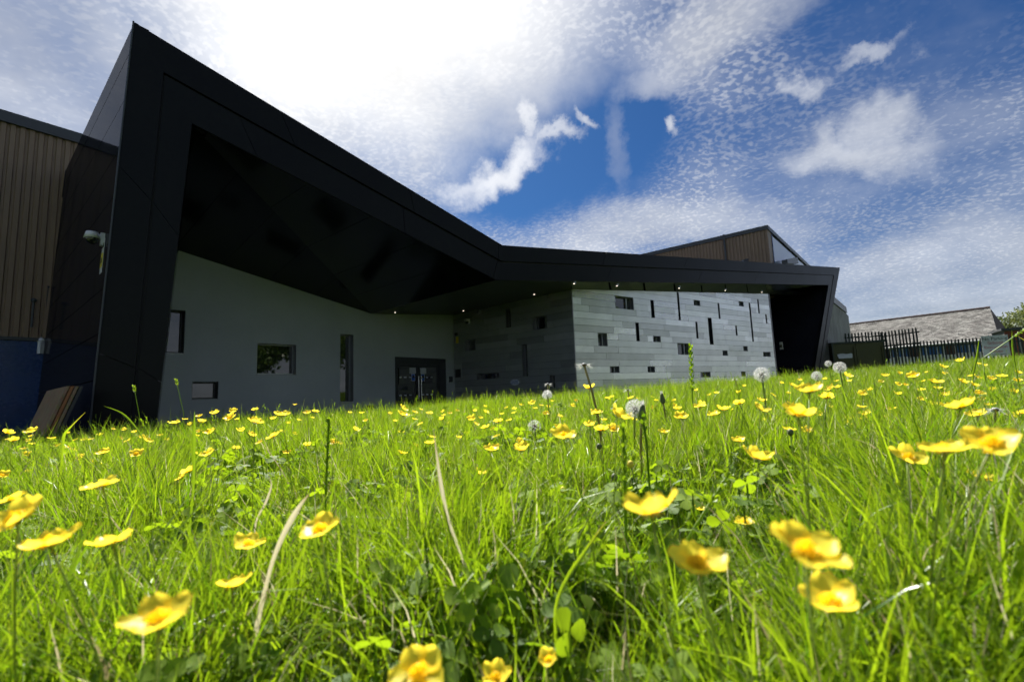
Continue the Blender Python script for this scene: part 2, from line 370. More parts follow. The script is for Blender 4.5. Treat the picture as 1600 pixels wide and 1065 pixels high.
mesh_obj('ground', [(x,y,zg(x,y)) for y in gy for x in gx], [(j*len(gx)+i, j*len(gx)+i+1, (j+1)*len(gx)+i+1, (j+1)*len(gx)+i) for j in range(len(gy)-1) for i in range(len(gx)-1)], M['soil'], smooth=True)['kind'] = 'structure'

# ------------------------------------------------------------------ entrance building
B = empty('school_building', (f1.x,f1.y,0), 'black angular school entrance building with folded fascia and silver panel wall beyond the meadow', 'building')
B_inv = Vector((f1.x,f1.y,0))
def bpart(mb, name, m_, parent=None, smooth=False):
    """build under B: shift the vertices so that the parent's offset is undone"""
    mb.v = [tuple(Vector(v)-B_inv) for v in mb.v]
    return mb.build(name, m_, parent or B, smooth)
sF = lambda x,y: PF.sz(x,y)
inw = -PF.n
O = dict(bl=sF(143,655), tl=sF(210,35), k=sF(785,383), tr=sF(1312.5,418), br=sF(1285,572))
G = dict(bl=sF(207,655), tl=sF(257,115), k=sF(784,409), tr=sF(1303,430), br=sF(1281,572))
I = dict(bl=sF(245,655), tl=sF(300,192), k=sF(776,437), r0=sF(891,439.5), tr=sF(1295,445), br=sF(1274,572))
def down(a, b, z): t = (z-a[1])/(b[1]-a[1]); return (a[0]+(b[0]-a[0])*t, z)   # run an edge down to the ground
ZB = -.15
for q,hi in ((O,'tl'),(G,'tl'),(I,'tl')): q['bl'] = down(q[hi], q['bl'], ZB)
for q in (O,G,I): q['br'] = down(q['tr'], q['br'], ZB)
def lerp2(a,b,t): return (a[0]+(b[0]-a[0])*t, a[1]+(b[1]-a[1])*t)
def strip(a0,a1,b0,b1,cuts,off,gap=.005,name='fascia_panel'):
    """panels between the edge a0-a1 and the edge b0-b1"""
    cuts = [0]+list(cuts)+[1]; L = math.dist(a0,a1)
    for i in range(len(cuts)-1):
        g = gap/L; t0 = cuts[i]+(g if i else 0); t1 = cuts[i+1]-(g if i < len(cuts)-2 else 0)
        q = [lerp2(a0,a1,t0), lerp2(a0,a1,t1), lerp2(b0,b1,t1), lerp2(b0,b1,t0)]
        mb = MB(); mb.prism([PF.P(s,z,off) for s,z in q], inw*.05); bpart(mb, name, M['fascia'])
def shrink(a, b, d): # move a toward b by d
    L = math.dist(a,b); return lerp2(a,b,d/L)
gG = .022
Go = {k: shrink(G[k], O[k], gG) for k in G}; Gi = {k: shrink(G[k], I[k], gG) for k in ('bl','tl','k','tr','br')}
strip(O['bl'],O['tl'],Go['bl'],Go['tl'],[.3,.68],0)
strip(O['tl'],O['k'],Go['tl'],Go['k'],[.30,.66,.985],0)
strip(O['k'],O['tr'],Go['k'],Go['tr'],[.17,.36,.55,.76],0)
strip(O['tr'],O['br'],Go['tr'],Go['br'],[.5],0)
strip(Gi['bl'],Gi['tl'],I['bl'],I['tl'],[.3,.68],-.012)
strip(Gi['tl'],Gi['k'],I['tl'],I['k'],[.16,.62,.985],-.012)
i0 = I['k']; strip(Gi['k'],Gi['tr'],I['k'],I['tr'],[.19,.42,.62,.8],-.012)
strip(Gi['tr'],Gi['br'],I['tr'],I['br'],[.5],-.012)
# backing that shows as the recessed groove, and closes the frame behind
def band(a,b,c_,d_): mb.prism([PF.P(s,z,-.055) for s,z in (a,b,c_,d_)], inw*.10)
mb = MB()
ep = .004
band(O['bl'],O['tl'],I['tl'],I['bl']); band(O['tl'],O['k'],I['k'],I['tl']); band(O['k'],O['tr'],I['tr'],I['k']); band(O['tr'],O['br'],I['br'],I['tr'])
bpart(mb, 'fascia_frame', M['dark'])
# roof planes behind the fascia
back = PS.d if PS.d.dot(inw) > 0 else -PS.d
mb = MB()
tl,kk,tr = PF.P(*O['tl'],-.16), PF.P(*O['k'],-.16), PF.P(*O['tr'],-.16)
dn = Vector((0,0,-.12))
mb.prism([tl,kk,kk+back*9,tl+back*7.5], dn)
mb.prism([kk,tr,tr+inw*8,kk+back*9], dn)
bpart(mb, 'roof', M['trim'])
# left side of the frame: glossy black panels, then a strip of painted brick
PSo = PS
s_front = lambda z: PS.sz(*(0,0)) if False else None
S0 = 0.0
sb_top, sb_bot = PS.sz(86,340), PS.sz(69,610)
sk_top = PS.sz(54,661)[0]
sgn = 1 if PS.d.dot(inw) > 0 else -1
# front edge of the side face follows the leaning edge of the frame: intersect horizontally with the side plane offset
zt = ftl.z
lean = (PF.P(*O['tl']) - PF.P(*O['bl']))       # vector up the front edge
nS = Vector((0,0,0))
e0 = PF.P(*O['bl']); e1 = PF.P(*O['tl'])
sl_n = lean.cross(PS.d).normalized()            # true (slightly leaning) side plane
if sl_n.dot(EYE-e0) < 0: sl_n = -sl_n
def side(l, z, off=0):                          # l metres behind the front edge, height z
    t = (z-e0.z)/(e1.z-e0.z); return e0.lerp(e1,t) + PS.d*sgn*l + sl_n*off
def side_hit(x, y):
    d = px_ray(x,y); p = EYE+d*(sl_n.dot(e0-EYE)/sl_n.dot(d)); t = (p.z-e0.z)/(e1.z-e0.z); return (p-e0.lerp(e1,t)).length, p.z
Lb = side_hit(78,470)[0]; Lh = side_hit(62,500)[0]
zs = [side_hit(*q)[1] for q in ((202,84),(193,159),(186,234.5),(175.6,309.6),(165,385),(158,453))]
pass
zs = [e1.z]+zs
while zs[-1] > .3: zs.append(zs[-1]-(zs[-2]-zs[-1] if len(zs) > 4 else .9))
zs[-1] = ZB
mb = MB(); mb.prism([side(0,ZB,-.045),side(0,e1.z-.01,-.045),side(Lb+.02,e1.z-.01,-.045),side(Lb+.02,ZB,-.045)], -sl_n*.12); bpart(mb,'side_frame',M['dark'])
for r in range(len(zs)-1):
    g = .012 if r == 0 else .006
    z1 = zs[r]-(g if r else 0); z0 = zs[r+1]+g
    js = [0, Lb] if r == 0 else ([0,Lb*.5,Lb] if r%2 else [0,Lb*.28,Lb*.74,Lb])
    for a,b_ in zip(js[:-1], js[1:]):
        mb = MB(); mb.prism([side(a+(.004 if a else 0),z0),side(a+(.004 if a else 0),z1),side(b_-.004,z1),side(b_-.004,z0)], -sl_n*.045); bpart(mb,'side_panel',M['gloss'])
mb = MB(); mb.tube([side(-.012,ZB,.012), side(-.012,e1.z,.012)], .011, 6); bpart(mb,'corner_trim',M['trim'])
# brick return behind the panels, with black cap
ztb = side_hit(86,300)[1]
mb = MB(); mb.prism([side(Lb+.03,ZB,-.03),side(Lb+.03,e1.z-.4,-.03),side(Lh,e1.z-.4,-.03),side(Lh,ZB,-.03)], -sl_n*.15); bpart(mb,'brick_return',M['mortar'])
rb = MB(); nb = int((e1.z-.5)/.075)
for i in range(nb):
    l = Lb+.035; z = .0+i*.075; o_ = 0 if i%2 else .11
    while l < Lh-.01:
        l1 = min(l+(.215 if o_==0 else .105), Lh-.004); o_ = 0
        if l1-l > .02: rb.prism([side(l,z,-.03),side(l,z+.063,-.03),side(l1,z+.063,-.03),side(l1,z,-.03)], sl_n*(.012+random.random()*.004))
        l = l1+.011
o = bpart(rb,'brickwork',M['greybrick']); o['kind'] = 'stuff'
zc = e1.z
mb = MB(); mb.prism([side(Lb+.02,zc-.62,.005),side(Lb+.02,zc,.005),side(Lh+.05,zc,.005),side(Lh+.05,zc-.62,.005)], -sl_n*.1); bpart(mb,'roof_edge_cap',M['gloss'])
pz = side_hit(68,470)[1]
mb = MB(); mb.tube([side(Lb+.1,pz+.12,.04), side(Lb+.35,pz-.02,.04), side(Lh-.02,pz-.02,.05), side(Lh-.02,pz+.2,.05)], .02, 6); mb.tube([side(Lb+.12,pz+.12,.04), side(Lb+.12,.9,.04)], .014, 6); bpart(mb,'cable',M['black'])
mb = MB(); q = side(Lb+.12, side_hit(72,530)[1], .05); mb.sphere(q,.07,10,6); mb.box(q+Vector((-.05,-.05,-.28)),(.1,0,0),(0,.08,0),(0,0,.24)); bpart(mb,'wall_socket',M['whitep'])

# soffits
pIT, pIK, pIR0, pITR = PF.P(*I['tl'],-.05), PF.P(*I['k'],-.05), PF.P(*I['r0'],-.05), PF.P(*I['tr'],-.05)
wV, wA_, wC1 = PW.at(580,490), PW.at(275,390), PW.at(708,492)
sA = PW.sz(275,390); sV = PW.sz(580,490); lk = (sA[1]-sV[1])/(sA[0]-sV[0])
# left wall runs on behind the jamb to the side plane
_m = PW.meet(Plane(side(0,2.5,-.3), AL)); sJ = (_m-PW.o).dot(PW.d)+.25; wJ = PW.P(sJ, sV[1]+lk*(sJ-sV[0]))
def slab(mb, pts, th=.06):
    mb.prism(pts, Vector((0,0,th)))
def inset(pts, g):
    c = sum(pts, Vector())/len(pts); return [p+(c-p).normalized()*g for p in pts]
# left soffit: split into boards along the fascia direction
jT = pIT + (wJ-pIT)*0
for apex, P1_, P2_ in ((pIT,pIK,wV),(wV,pIT,wJ)):
    cuts_ = (0,.3,.5,.68,.84,1)
    for t0, t1 in zip(cuts_[:-1], cuts_[1:]):
        a_, b_ = apex.lerp(P1_,t0+(.0015 if t0 else 0)), apex.lerp(P1_,t1); c_, d_ = apex.lerp(P2_,t1), apex.lerp(P2_,t0+(.0015 if t0 else 0))
        mb = MB(); slab(mb, [a_,b_,c_] if t0 == 0 else [a_,b_,c_,d_]); bpart(mb,'soffit_panel',M['soffit'])
lc2 = PL.P(PL.sz(893,450)[0], c2.z)
c2t = PD.at(893,451.5)
mb = MB(); slab(mb, [pIK, pIR0, c2t]); bpart(mb,'soffit_panel',M['soffit_grey'])
mb = MB(); slab(mb, [pIK, c2t, wC1]); bpart(mb,'soffit_panel',M['soffit_grey'])
mb = MB(); slab(mb, [pIK, wC1, wV]); bpart(mb,'soffit_panel',M['soffit_grey'])
sR = PL.sz(1200,459); sL0 = PL.sz(893.5,450.5)
pLR = PL.P(*sR)
tR = PF.sz(1198,443)
nS_ = 7
for i in range(nS_):
    t0, t1 = i/nS_+.004, (i+1)/nS_-.004
    a0, a1 = PF.P(*lerp2(I['r0'],tR,t0),-.05), PF.P(*lerp2(I['r0'],tR,t1),-.05)
    mb = MB(); slab(mb, [a0,a1,c2t.lerp(pLR,t1),c2t.lerp(pLR,t0)]); bpart(mb,'soffit_panel',M['soffit_grey'])
pR2 = PF.P(*tR,-.05)
mb = MB(); slab(mb, [pR2, pITR, pITR+inw*2.6, pLR+(pITR-pR2)+inw*.6, pLR]); bpart(mb,'soffit_panel',M['soffit'])

# walls with openings --------------------------------------------------
def wall_cells(pl, s0, s1, z0, top, holes, off=0, th=.2):
    """wall surface from s0 to s1 under the line top=(sa,za,sb,zb), with rectangular holes"""
    sa,za,sb,zb = top; k = (zb-za)/(sb-sa); zt_ = lambda s: za+k*(s-sa)
    xs = sorted({s0,s1,*[v for h in holes for v in h[:2] if s0<v<s1]}); ys = sorted({z0, max(zt_(s0),zt_(s1)), *[v for h in holes for v in h[2:4]]})
    mb = MB()
    for i in range(len(xs)-1):
        for j in range(len(ys)-1):
            cx, cz = (xs[i]+xs[i+1])/2, (ys[j]+ys[j+1])/2
            if any(h[0]<cx<h[1] and h[2]<cz<h[3] for h in holes): continue
            p = clip([(xs[i],ys[j]),(xs[i+1],ys[j]),(xs[i+1],ys[j+1]),(xs[i],ys[j+1])], -k, 1, za-k*sa)
            if len(p) > 2: mb.prism([pl.P(s,z,off) for s,z in p], -pl.n*th)
    return mb
def window(pl, h, depth=.12, fr=None, mull=None, off=0, fw=.035, sill=False, mullm=None):
    s0,s1,z0,z1 = h; m_ = fr or M['alu']
    mb = MB()
    for a,b_,c_,d_ in ((s0,s0+fw,z0,z1),(s1-fw,s1,z0,z1),(s0+fw,s1-fw,z0,z0+fw),(s0+fw,s1-fw,z1-fw,z1)):
        mb.prism([pl.P(a,c_,off-depth),pl.P(b_,c_,off-depth),pl.P(b_,d_,off-depth),pl.P(a,d_,off-depth)], -pl.n*.05)
    # reveal lining
    L = .006
    for a,b_,c_,d_ in ((s0,s0+L,z0,z1),(s1-L,s1,z0,z1),(s0+L,s1-L,z0,z0+L),(s0+L,s1-L,z1-L,z1)):
        mb.prism([pl.P(a,c_,off-.002),pl.P(b_,c_,off-.002),pl.P(b_,d_,off-.002),pl.P(a,d_,off-.002)], -pl.n*(depth-.004))
    wd = bpart(mb,'window',m_)
    if mull:
        mb = MB(); sm = s0+(s1-s0)*mull
        mb.prism([pl.P(sm-.02,z0+fw,off-depth+.015),pl.P(sm+.02,z0+fw,off-depth+.015),pl.P(sm+.02,z1-fw,off-depth+.015),pl.P(sm-.02,z1-fw,off-depth+.015)], -pl.n*.04)
        mb.v = [tuple(Vector(v)-B_inv) for v in mb.v]; mb.build('mullion', mullm or m_, wd)
    mb = MB(); mb.prism([pl.P(s0+.004,z0+.004,off-depth-.03),pl.P(s1-.004,z0+.004,off-depth-.03),pl.P(s1-.004,z1-.004,off-depth-.03),pl.P(s0+.004,z1-.004,off-depth-.03)], -pl.n*.012)
    mb.v = [tuple(Vector(v)-B_inv) for v in mb.v]; mb.build('pane', M['glass'], wd)
    if sill:
        mb = MB(); mb.prism([pl.P(s0-.01,z0-.02,off+.02),pl.P(s1+.01,z0-.02,off+.02),pl.P(s1+.01,z0-.003,off+.02),pl.P(s0-.01,z0-.003,off+.02)], -pl.n*.1)
        mb.v = [tuple(Vector(v)-B_inv) for v in mb.v]; mb.build('sill', M['alu'], wd)
    return wd
def rect(pl, xl, yt, xr, yb, ytr=None):
    a = pl.sz(xl,yt); b_ = pl.sz(xl,yb); c_ = pl.sz(xr,(yt+yb)/2); return (a[0], c_[0], b_[1], a[1])
# smooth grey wall
r1 = rect(PW,402,535,463,584.5); r2 = rect(PW,531.5,521,552.5,629); a = PW.sz(290,485); b_ = PW.sz(290,552); r3 = (a[0]-.95, a[0], b_[1], a[1]); r4 = rect(PW,300.5,596,341,624)
dr = rect(PW,617,557,697,600); dr = (dr[0],dr[1],.02,dr[3])
pass
holes = [r1,r2,r3,r4,dr]
sC1 = PW.sz(708,492)
mb = wall_cells(PW, sJ, sV[0], ZB, (sV[0],sV[1]+.3,sJ,wJ.z+.3), holes)
mb2 = wall_cells(PW, sV[0], sC1[0]+.3, ZB, (sV[0],sV[1]+.3,sC1[0],sC1[1]+.3), holes)
mb.add(mb2.v, mb2.f); bpart(mb,'smooth_wall',M['grey'])
window(PW, r1, .14, mull=None, sill=True, fw=.03); window(PW, r2, .16, fw=.03, sill=True); window(PW, r3, .14, M['darkframe'], sill=True); window(PW, r4, .12, M['darkframe'], sill=True)
# doors
mb = MB()
z0,z1 = dr[2],dr[3]; w0,w1 = dr[0],dr[1]
def wbox(pl,a,b_,c_,d_,off,th): mb.prism([pl.P(a,c_,off),pl.P(b_,c_,off),pl.P(b_,d_,off),pl.P(a,d_,off)], -pl.n*th)
wbox(PW,w0+.003,w0+.05,z0,z1-.003,-.01,.12); wbox(PW,w1-.26,w1-.003,z0,z1-.003,-.01,.12); wbox(PW,w0+.05,w1-.26,z1-.2,z1-.003,-.01,.12)
df = bpart(mb,'door_frame',M['darkframe'])
xm = PW.sz(655,600)[0]; xr_ = w1-.26
for k,(a,b_) in enumerate(((w0+.05,xm-.004),(xm+.004,xr_))):
    mb = MB(); wbox(PW,a,a+.07,z0,z1-.2,-.03,.05); wbox(PW,b_-.07,b_,z0,z1-.2,-.03,.05); wbox(PW,a+.07,b_-.07,z0,z0+.12,-.03,.05); wbox(PW,a+.07,b_-.07,z1-.28,z1-.2,-.03,.05)
    dl = bpart(mb,'door_leaf',M['darkframe'])
    def sub(name, m_):
        mb.v = [tuple(Vector(v)-B_inv) for v in mb.v]; return mb.build(name, m_, dl)
    mb = MB(); wbox(PW,a+.065,b_-.065,z0+.115,z1-.275,-.05,.012); sub('pane',M['glass'])
    hs = (b_-.045) if k == 0 else (a+.045)
    mb = MB(); zz = PW.sz(655,590)[1]; zh = PW.sz(655,589)[1]
    mb.tube([PW.P(hs,zh+.02,.045),PW.P(hs,zh-.62,.045)], .016, 8)
    mb.tube([PW.P(hs,zh-.05,.045),PW.P(hs,zh-.05,-.03)], .01, 6); mb.tube([PW.P(hs,zh-.55,.045),PW.P(hs,zh-.55,-.03)], .01, 6); sub('handle',M['steel'])
    for zz in (PW.sz(640,589)[1], PW.sz(640,617)[1]):
        s_ = a+.12
        while s_ < b_-.2: mb = MB(); wbox(PW,s_,s_+.08,zz-.018,zz+.018,-.046,.002); sub('glass_marking',M['signw']); s_ += .17
    # blue round-cornered sign with white symbol, paper notice
    c_ = (b_-.17) if k == 0 else (a+.17); zz = PW.sz(648,589)[1]
    mb = MB(); wbox(PW,c_-.065,c_+.065,zz-.11,zz+.10,-.045,.003); sub('white_notice',M['whitep'])
    mb = MB(); wbox(PW,c_-.055,c_+.055,zz-.10,zz+.09,-.0415,.003); sub('blue_notice',M['bluesign'])
    mb = MB(); mb.sphere(PW.P(c_,zz+.02,-.038),.04,12,6,(1,1,1)); sub('notice_symbol',M['black'])
    mb = MB(); wbox(PW,c_-.13 if k==0 else c_-.09,c_+.10 if k==0 else c_+.13,z1-.46,z1-.29,-.045,.003); sub('paper_notice',M['signw'])
mb = MB(); q = PW.at(704,592); mb.box(q-PW.d*.06+Vector((0,0,-.09)), PW.d*.11, PW.n*.05, (0,0,.17)); bpart(mb,'door_entry_panel',M['darkframe'])

# metal-clad walls: courses of panels, cut round the openings ------------
CH = None
z_a, z_b = PL.sz(899,485.4)[1], PL.sz(901,583)[1]; CH = (z_a-z_b)/9
zbase = z_b - CH*math.floor((z_b-ZB)/CH)
pass
def snap(z): return zbase+round((z-zbase)/CH)*CH
def clad(pl, s0, s1, top, wins, m_, jr, seed, lengths=(1.1,2.6)):
    rg = random.Random(seed); sa,za,sb,zb = top; k = (zb-za)/(sb-sa); zt_ = lambda s: za+k*(s-sa)
    hs = []
    for h in wins:
        z0,z1 = snap(h[2]), snap(h[3])
        if z1-z0 < CH*.5: z1 = z0+CH
        hs.append((h[0],h[1],z0,z1))
    mb = wall_cells(pl, s0, s1, ZB, (sa,za+.25,sb,zb+.25), hs, -.03, .2); wall = bpart(mb,'panel_wall',M['dark'])
    zc_ = zbase-CH*2; g = .0035; row = 0
    while zc_ < max(zt_(s0),zt_(s1)):
        cuts = {s0,s1}; s_ = s0+rg.uniform(.3,2.2)
        while s_ < s1-.3: cuts.add(s_); s_ += rg.choice((.9,1.2,1.8,2.4,2.4,3.0))*rg.uniform(.9,1.1)
        rowh = [h for h in hs if h[2] < zc_+CH*.5 < h[3]]
        for h in rowh:
            cuts = {c for c in cuts if not (h[0]-.12 < c < h[1]+.12)} | {h[0],h[1]} | {s0,s1}
        cs_ = sorted(cuts)
        for a,b_ in zip(cs_[:-1],cs_[1:]):
            m0 = (a+b_)/2
            if any(h[0]-.001 <= m0 <= h[1]+.001 for h in rowh): continue
            z0,z1 = max(zc_,ZB),zc_+CH
            p = clip([(a+g,z0+g),(b_-g,z0+g),(b_-g,z1-g),(a+g,z1-g)], -k, 1, za-k*sa-.004)
            if len(p) < 3 or b_-a < .02: continue
            mb = MB(); mb.prism([pl.P(s,z,rg.uniform(-.001,.001)) for s,z in p], -pl.n*.03)
            mb.v = [tuple(Vector(v)-B_inv) for v in mb.v]; mb.build('panel', m_, wall)
        zc_ += CH; row += 1
    return wall, hs
LW = [(961,466,990,484.5),(1016,467,1022,493),(1057.5,459,1062,500),(1084,472,1094,479.5),(1121,472.5,1124.5,494.5),(1154.5,473,1162,480),(1169.5,470.5,1175,533),
      (1183,468,1185.5,487),(1195.5,490,1198,508),(993,508,999,536),(934,522,949,541),(1020,521,1032,529.7),(1086.5,504,1090.5,528),(1106,500,1113.5,537),(1058,534,1078,550),
      (1148.5,507,1151.5,527),(1129,548.5,1137,555),(1161,537,1168,550),(1192,547.5,1204,560),(953,573.5,968,583),(1012,575.5,1023.5,584),(1094,578.5,1110,585.5),(1158,580,1165,586)]
lw = []
for q in LW:
    h = list(rect(PL,*q))
    if h[1]-h[0] < .1: h[1] = h[0]+.1
    lw.append(tuple(h))
topL = (sL0[0], c2t.z-.002, sR[0], sR[1]-.002)
wallL, hl = clad(PL, 0.0, sR[0], topL, lw, M['zinc'], 0, 5)
for q,h in zip(LW,hl): window(PL, h, .10, M['darkframe'] if (h[1]-h[0]) < .25 else M['alu'], mull=(.72 if (h[1]-h[0]) > .3 else None), fw=.018)
DW = [(790,485,797.5,514),(832,496,854,515),(726.5,535,743.5,553),(745,580,780,596.5),(815,540,823.5,590.5),(858.5,587,867,611)]
sD0, sD1 = sorted((PD.sz(708,492)[0], PD.sz(893,451)[0]))
dwn = []
for q in DW:
    a = PD.sz(q[0],q[1]); b_ = PD.sz(q[2],q[1]); c_ = PD.sz(q[0],q[3]); dwn.append((min(a[0],b_[0]),max(a[0],b_[0]),c_[1],a[1]))
aT = PD.sz(708,492); bT = PD.sz(893,451.5)
if aT[0] > bT[0]: aT,bT = bT,aT
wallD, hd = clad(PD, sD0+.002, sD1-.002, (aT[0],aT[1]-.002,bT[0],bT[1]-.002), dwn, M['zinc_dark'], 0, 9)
for h in hd: window(PD, h, .12, M['alu'], mull=(.25 if (h[1]-h[0]) > .35 else None), fw=.02)
mb = MB(); q = c2t; mb.tube([(c2.x+PL.n.x*.006+PD.n.x*.006, c2.y+PL.n.y*.006+PD.n.y*.006, ZB), (c2.x+PL.n.x*.006+PD.n.x*.006, c2.y+PL.n.y*.006+PD.n.y*.006, c2t.z-.01)], .013, 6); bpart(mb,'corner_trim',M['alu'])
# dark recess at the right end
PV = Plane(PL.P(sR[0],0), 54.0)
vr = PV.o
mb = MB()
rx = PF.P(*I['tr'],-.05)
bw0 = PL.P(sR[0],ZB)+inw*.6; bw1 = PF.P(I['br'][0],ZB)+inw*2.6
mb.prism([bw0, bw1+(bw1-bw0).normalized()*3, bw1+(bw1-bw0).normalized()*3+Vector((0,0,6.2)), bw0+Vector((0,0,6.2))], inw*.2)
bpart(mb,'recess_wall',M['soffit'])
mb = MB(); a = PL.P(sR[0],ZB)
mb.prism([a, a+inw*.75, a+inw*.75+Vector((0,0,pLR.z-ZB+.2)), a+Vector((0,0,pLR.z-ZB))], PL.d*.1); bpart(mb,'wall_end',M['soffit'])
jb, jt = PF.P(*I['br'],-.05), PF.P(*I['tr'],-.05)
mb = MB(); mb.prism([jb, jt, jt+inw*2.7, jb+inw*2.7], PF.d*.05); bpart(mb,'recess_side_panel',M['gloss'])
jb, jt = PF.P(*I['bl'],-.05), PF.P(*I['tl'],-.05)
mb = MB(); mb.prism([jb, jt, jt+inw*.6, jb+inw*.6], -PF.d*.04); bpart(mb,'jamb_return',M['soffit'])
ob_, ot = PF.P(*O['br'],-.05), PF.P(*O['tr'],-.05)
mb = MB(); mb.prism([ob_+Vector((0,0,0)), ot, ot+inw*8, ob_+inw*8], -PF.d*.05); bpart(mb,'end_wall',M['fascia'])
# downlights
tris = dict(L=(pIT,pIK,wV), M1=(pIK,pIR0,c2t), M2=(pIK,c2t,wC1), M3=(pIK,wC1,wV), R=(PF.P(*I['r0'],-.05),pR2,pLR))
for x,y,k in ((467,441,'L'),(617.5,487.6,'M3'),(724,485,'M2'),(834.5,459.5,'M2'),(897,442.5,'R'),(964,446,'R'),(1061,449.8,'R'),(1133,453.4,'R'),(1190,456,'R')):
    p = on3(x,y,tris[k]); mb = MB(); mb.tube([p+Vector((0,0,.05)), p-Vector((0,0,.008))], .045, 14); d_ = bpart(mb,'downlight',M['alu'])
    mb = MB(); mb.tube([p-Vector((0,0,.008)), p-Vector((0,0,.012))], .018, 12); mb.v = [tuple(Vector(v)-B_inv) for v in mb.v]; mb.build('lens', M['lamp'], d_)

# things on the walls ---------------------------------------------------
def thing_mesh(name, mb, m_, label, cat, group=None, smooth=False):
    o = mb.build(name, m_, None, smooth); return tag(o, label, cat, group)
def dome_camera(p, n, u_, r, label, hang=False):
    t = empty('security_camera', p, label, 'security camera')
    z = Vector((0,0,1)); q = Vector((0,0,0))
    mb = MB(); mb.box(q-u_*r*.5-z*r*1.0, u_*r, n*r*.5, z*r*2); mb.build('wall_bracket', M['whitep'], t)
    mb = MB(); mb.tube([q+n*r*.4+z*r*.3, q+n*r*1.3+z*r*.3], r*.42, 10); mb.tube([q+n*r*1.5+z*r*.9, q+n*r*1.5-z*r*.1], [r*.75,r*1.0], 16); mb.build('housing', M['whitep'], t, True)
    mb = MB(); mb.sphere(q+n*r*1.5-z*r*.15, r*.88, 16, 10); mb.build('dome', M['glass'], t, True)
    return t
l_, z_ = side_hit(163,375); p = side(l_, z_)
dome_camera(p, sl_n, PS.d, .085, 'white dome security camera on the glossy black side wall at left')
l_, z_ = side_hit(161,398); mb = MB()
t = empty('camera_notice', side(l_,z_), 'small white and yellow notice below the dome camera on the black side wall', 'sign')
pq = side(l_,z_)
def pn(name, z0, z1, m_, w_=.07, off=.004):
    mb = MB(); mb.prism([side(l_-w_,z_+z0,off)-pq, side(l_+w_,z_+z0,off)-pq, side(l_+w_,z_+z1,off)-pq, side(l_-w_,z_+z1,off)-pq], sl_n*.003); mb.build(name, m_, t)
pn('white_board', -.26, .22, M['whitep'], .075); pn('yellow_panel', -.18, .02, M['yellow'], .066, .0075); pn('print_line', .10, .16, M['black'], .045, .0075); pn('print_line', -.12, -.05, M['black'], .03, .011)
p = PD.at(733,502); dome_camera(p, PD.n, PD.d, .075, 'white dome security camera high on the shaded wall right of the doors')
p = PD.at(714.5,522); mb = MB(); mb.sphere(p+PD.n*.05,.055,12,8); mb.cur = 1; mb.box(p-PD.d*.05+Vector((0,0,-.28)), PD.d*.1, PD.n*.02, (0,0,.2))
thing_mesh('alarm_light', mb, [M['darkframe'],M['yellow']], 'small dark alarm light with yellow label on the wall beside the doors', 'alarm')
p = PD.at(716.5,583); mb = MB(); W_ = .14; H_ = .14
t = empty('notice_frame', p, 'small framed black notice on the shaded wall just right of the doors', 'sign')
for a,b_,c_,d_ in ((-W_,-W_+.02,-H_,H_),(W_-.02,W_,-H_,H_),(-W_+.02,W_-.02,-H_,-H_+.02),(-W_+.02,W_-.02,H_-.02,H_)):
    mb.prism([PD.d*a+Vector((0,0,c_)),PD.d*b_+Vector((0,0,c_)),PD.d*b_+Vector((0,0,d_)),PD.d*a+Vector((0,0,d_))], PD.n*.03)
mb.build('frame', M['alu'], t); mb = MB(); mb.prism([PD.d*a*(W_-.015)+Vector((0,0,c_*(H_-.015))) for a,c_ in ((-1,-1),(1,-1),(1,1),(-1,1))], PD.n*.012); mb.build('board', M['darkframe'], t)
for k,(x,y,lb) in enumerate(((749.5,489,'small bracket lamp high on the shaded wall, nearer the doors'),(857.5,466,'small bracket lamp high on the shaded wall, nearer the outer corner'))):
    p = PD.at(x,y); mb = MB(); mb.box(p-PD.d*.03, PD.d*.06, PD.n*.05, (0,0,.09)); mb.tube([p+PD.n*.05, p+PD.n*.09+Vector((0,0,-.07))], .012, 6); thing_mesh('wall_lamp', mb, M['alu'], lb, 'lamp', None)
# oval sign
p = PD.at(804.5,597); t = empty('oval_sign', p, 'white oval sign with blue lettering low on the shaded panel wall', 'sign')
mb = MB(); pts = [PD.d*(math.cos(a)*.155)+Vector((0,0,math.sin(a)*.085)) for a in np.linspace(0,2*math.pi,28,endpoint=False)]; mb.prism(pts, PD.n*.012); mb.build('board', M['whitep'], t)
def text_obj(name, txt, size, m_, o, xd, up, nrm, parent, ext=.0015):
    cu = bpy.data.curves.new(name,'FONT'); cu.body = txt; cu.size = size; cu.align_x = 'CENTER'; cu.align_y = 'CENTER'; cu.extrude = ext
    ob = bpy.data.objects.new(name, cu); C.objects.link(ob)
    dg = bpy.context.evaluated_depsgraph_get(); me = bpy.data.meshes.new_from_object(ob.evaluated_get(dg)); bpy.data.objects.remove(ob)
    me.materials.clear(); me.materials.append(m_); ob = bpy.data.objects.new(name, me); C.objects.link(ob)
    zz = xd.cross(up); ob.matrix_world = Matrix(((xd.x,up.x,nrm.x,o.x),(xd.y,up.y,nrm.y,o.y),(xd.z,up.z,nrm.z,o.z),(0,0,0,1))); ob.parent = parent
    return ob
UPV = Vector((0,0,1)); xd = UPV.cross(PD.n).normalized()
for k,(tx,dz_) in enumerate((('WELCOME',.026),('RECEPTION',-.03))): text_obj('lettering', tx, .05, M['bluesign'], PD.n*.0145+Vector((0,0,dz_)), xd, UPV, PD.n, t)
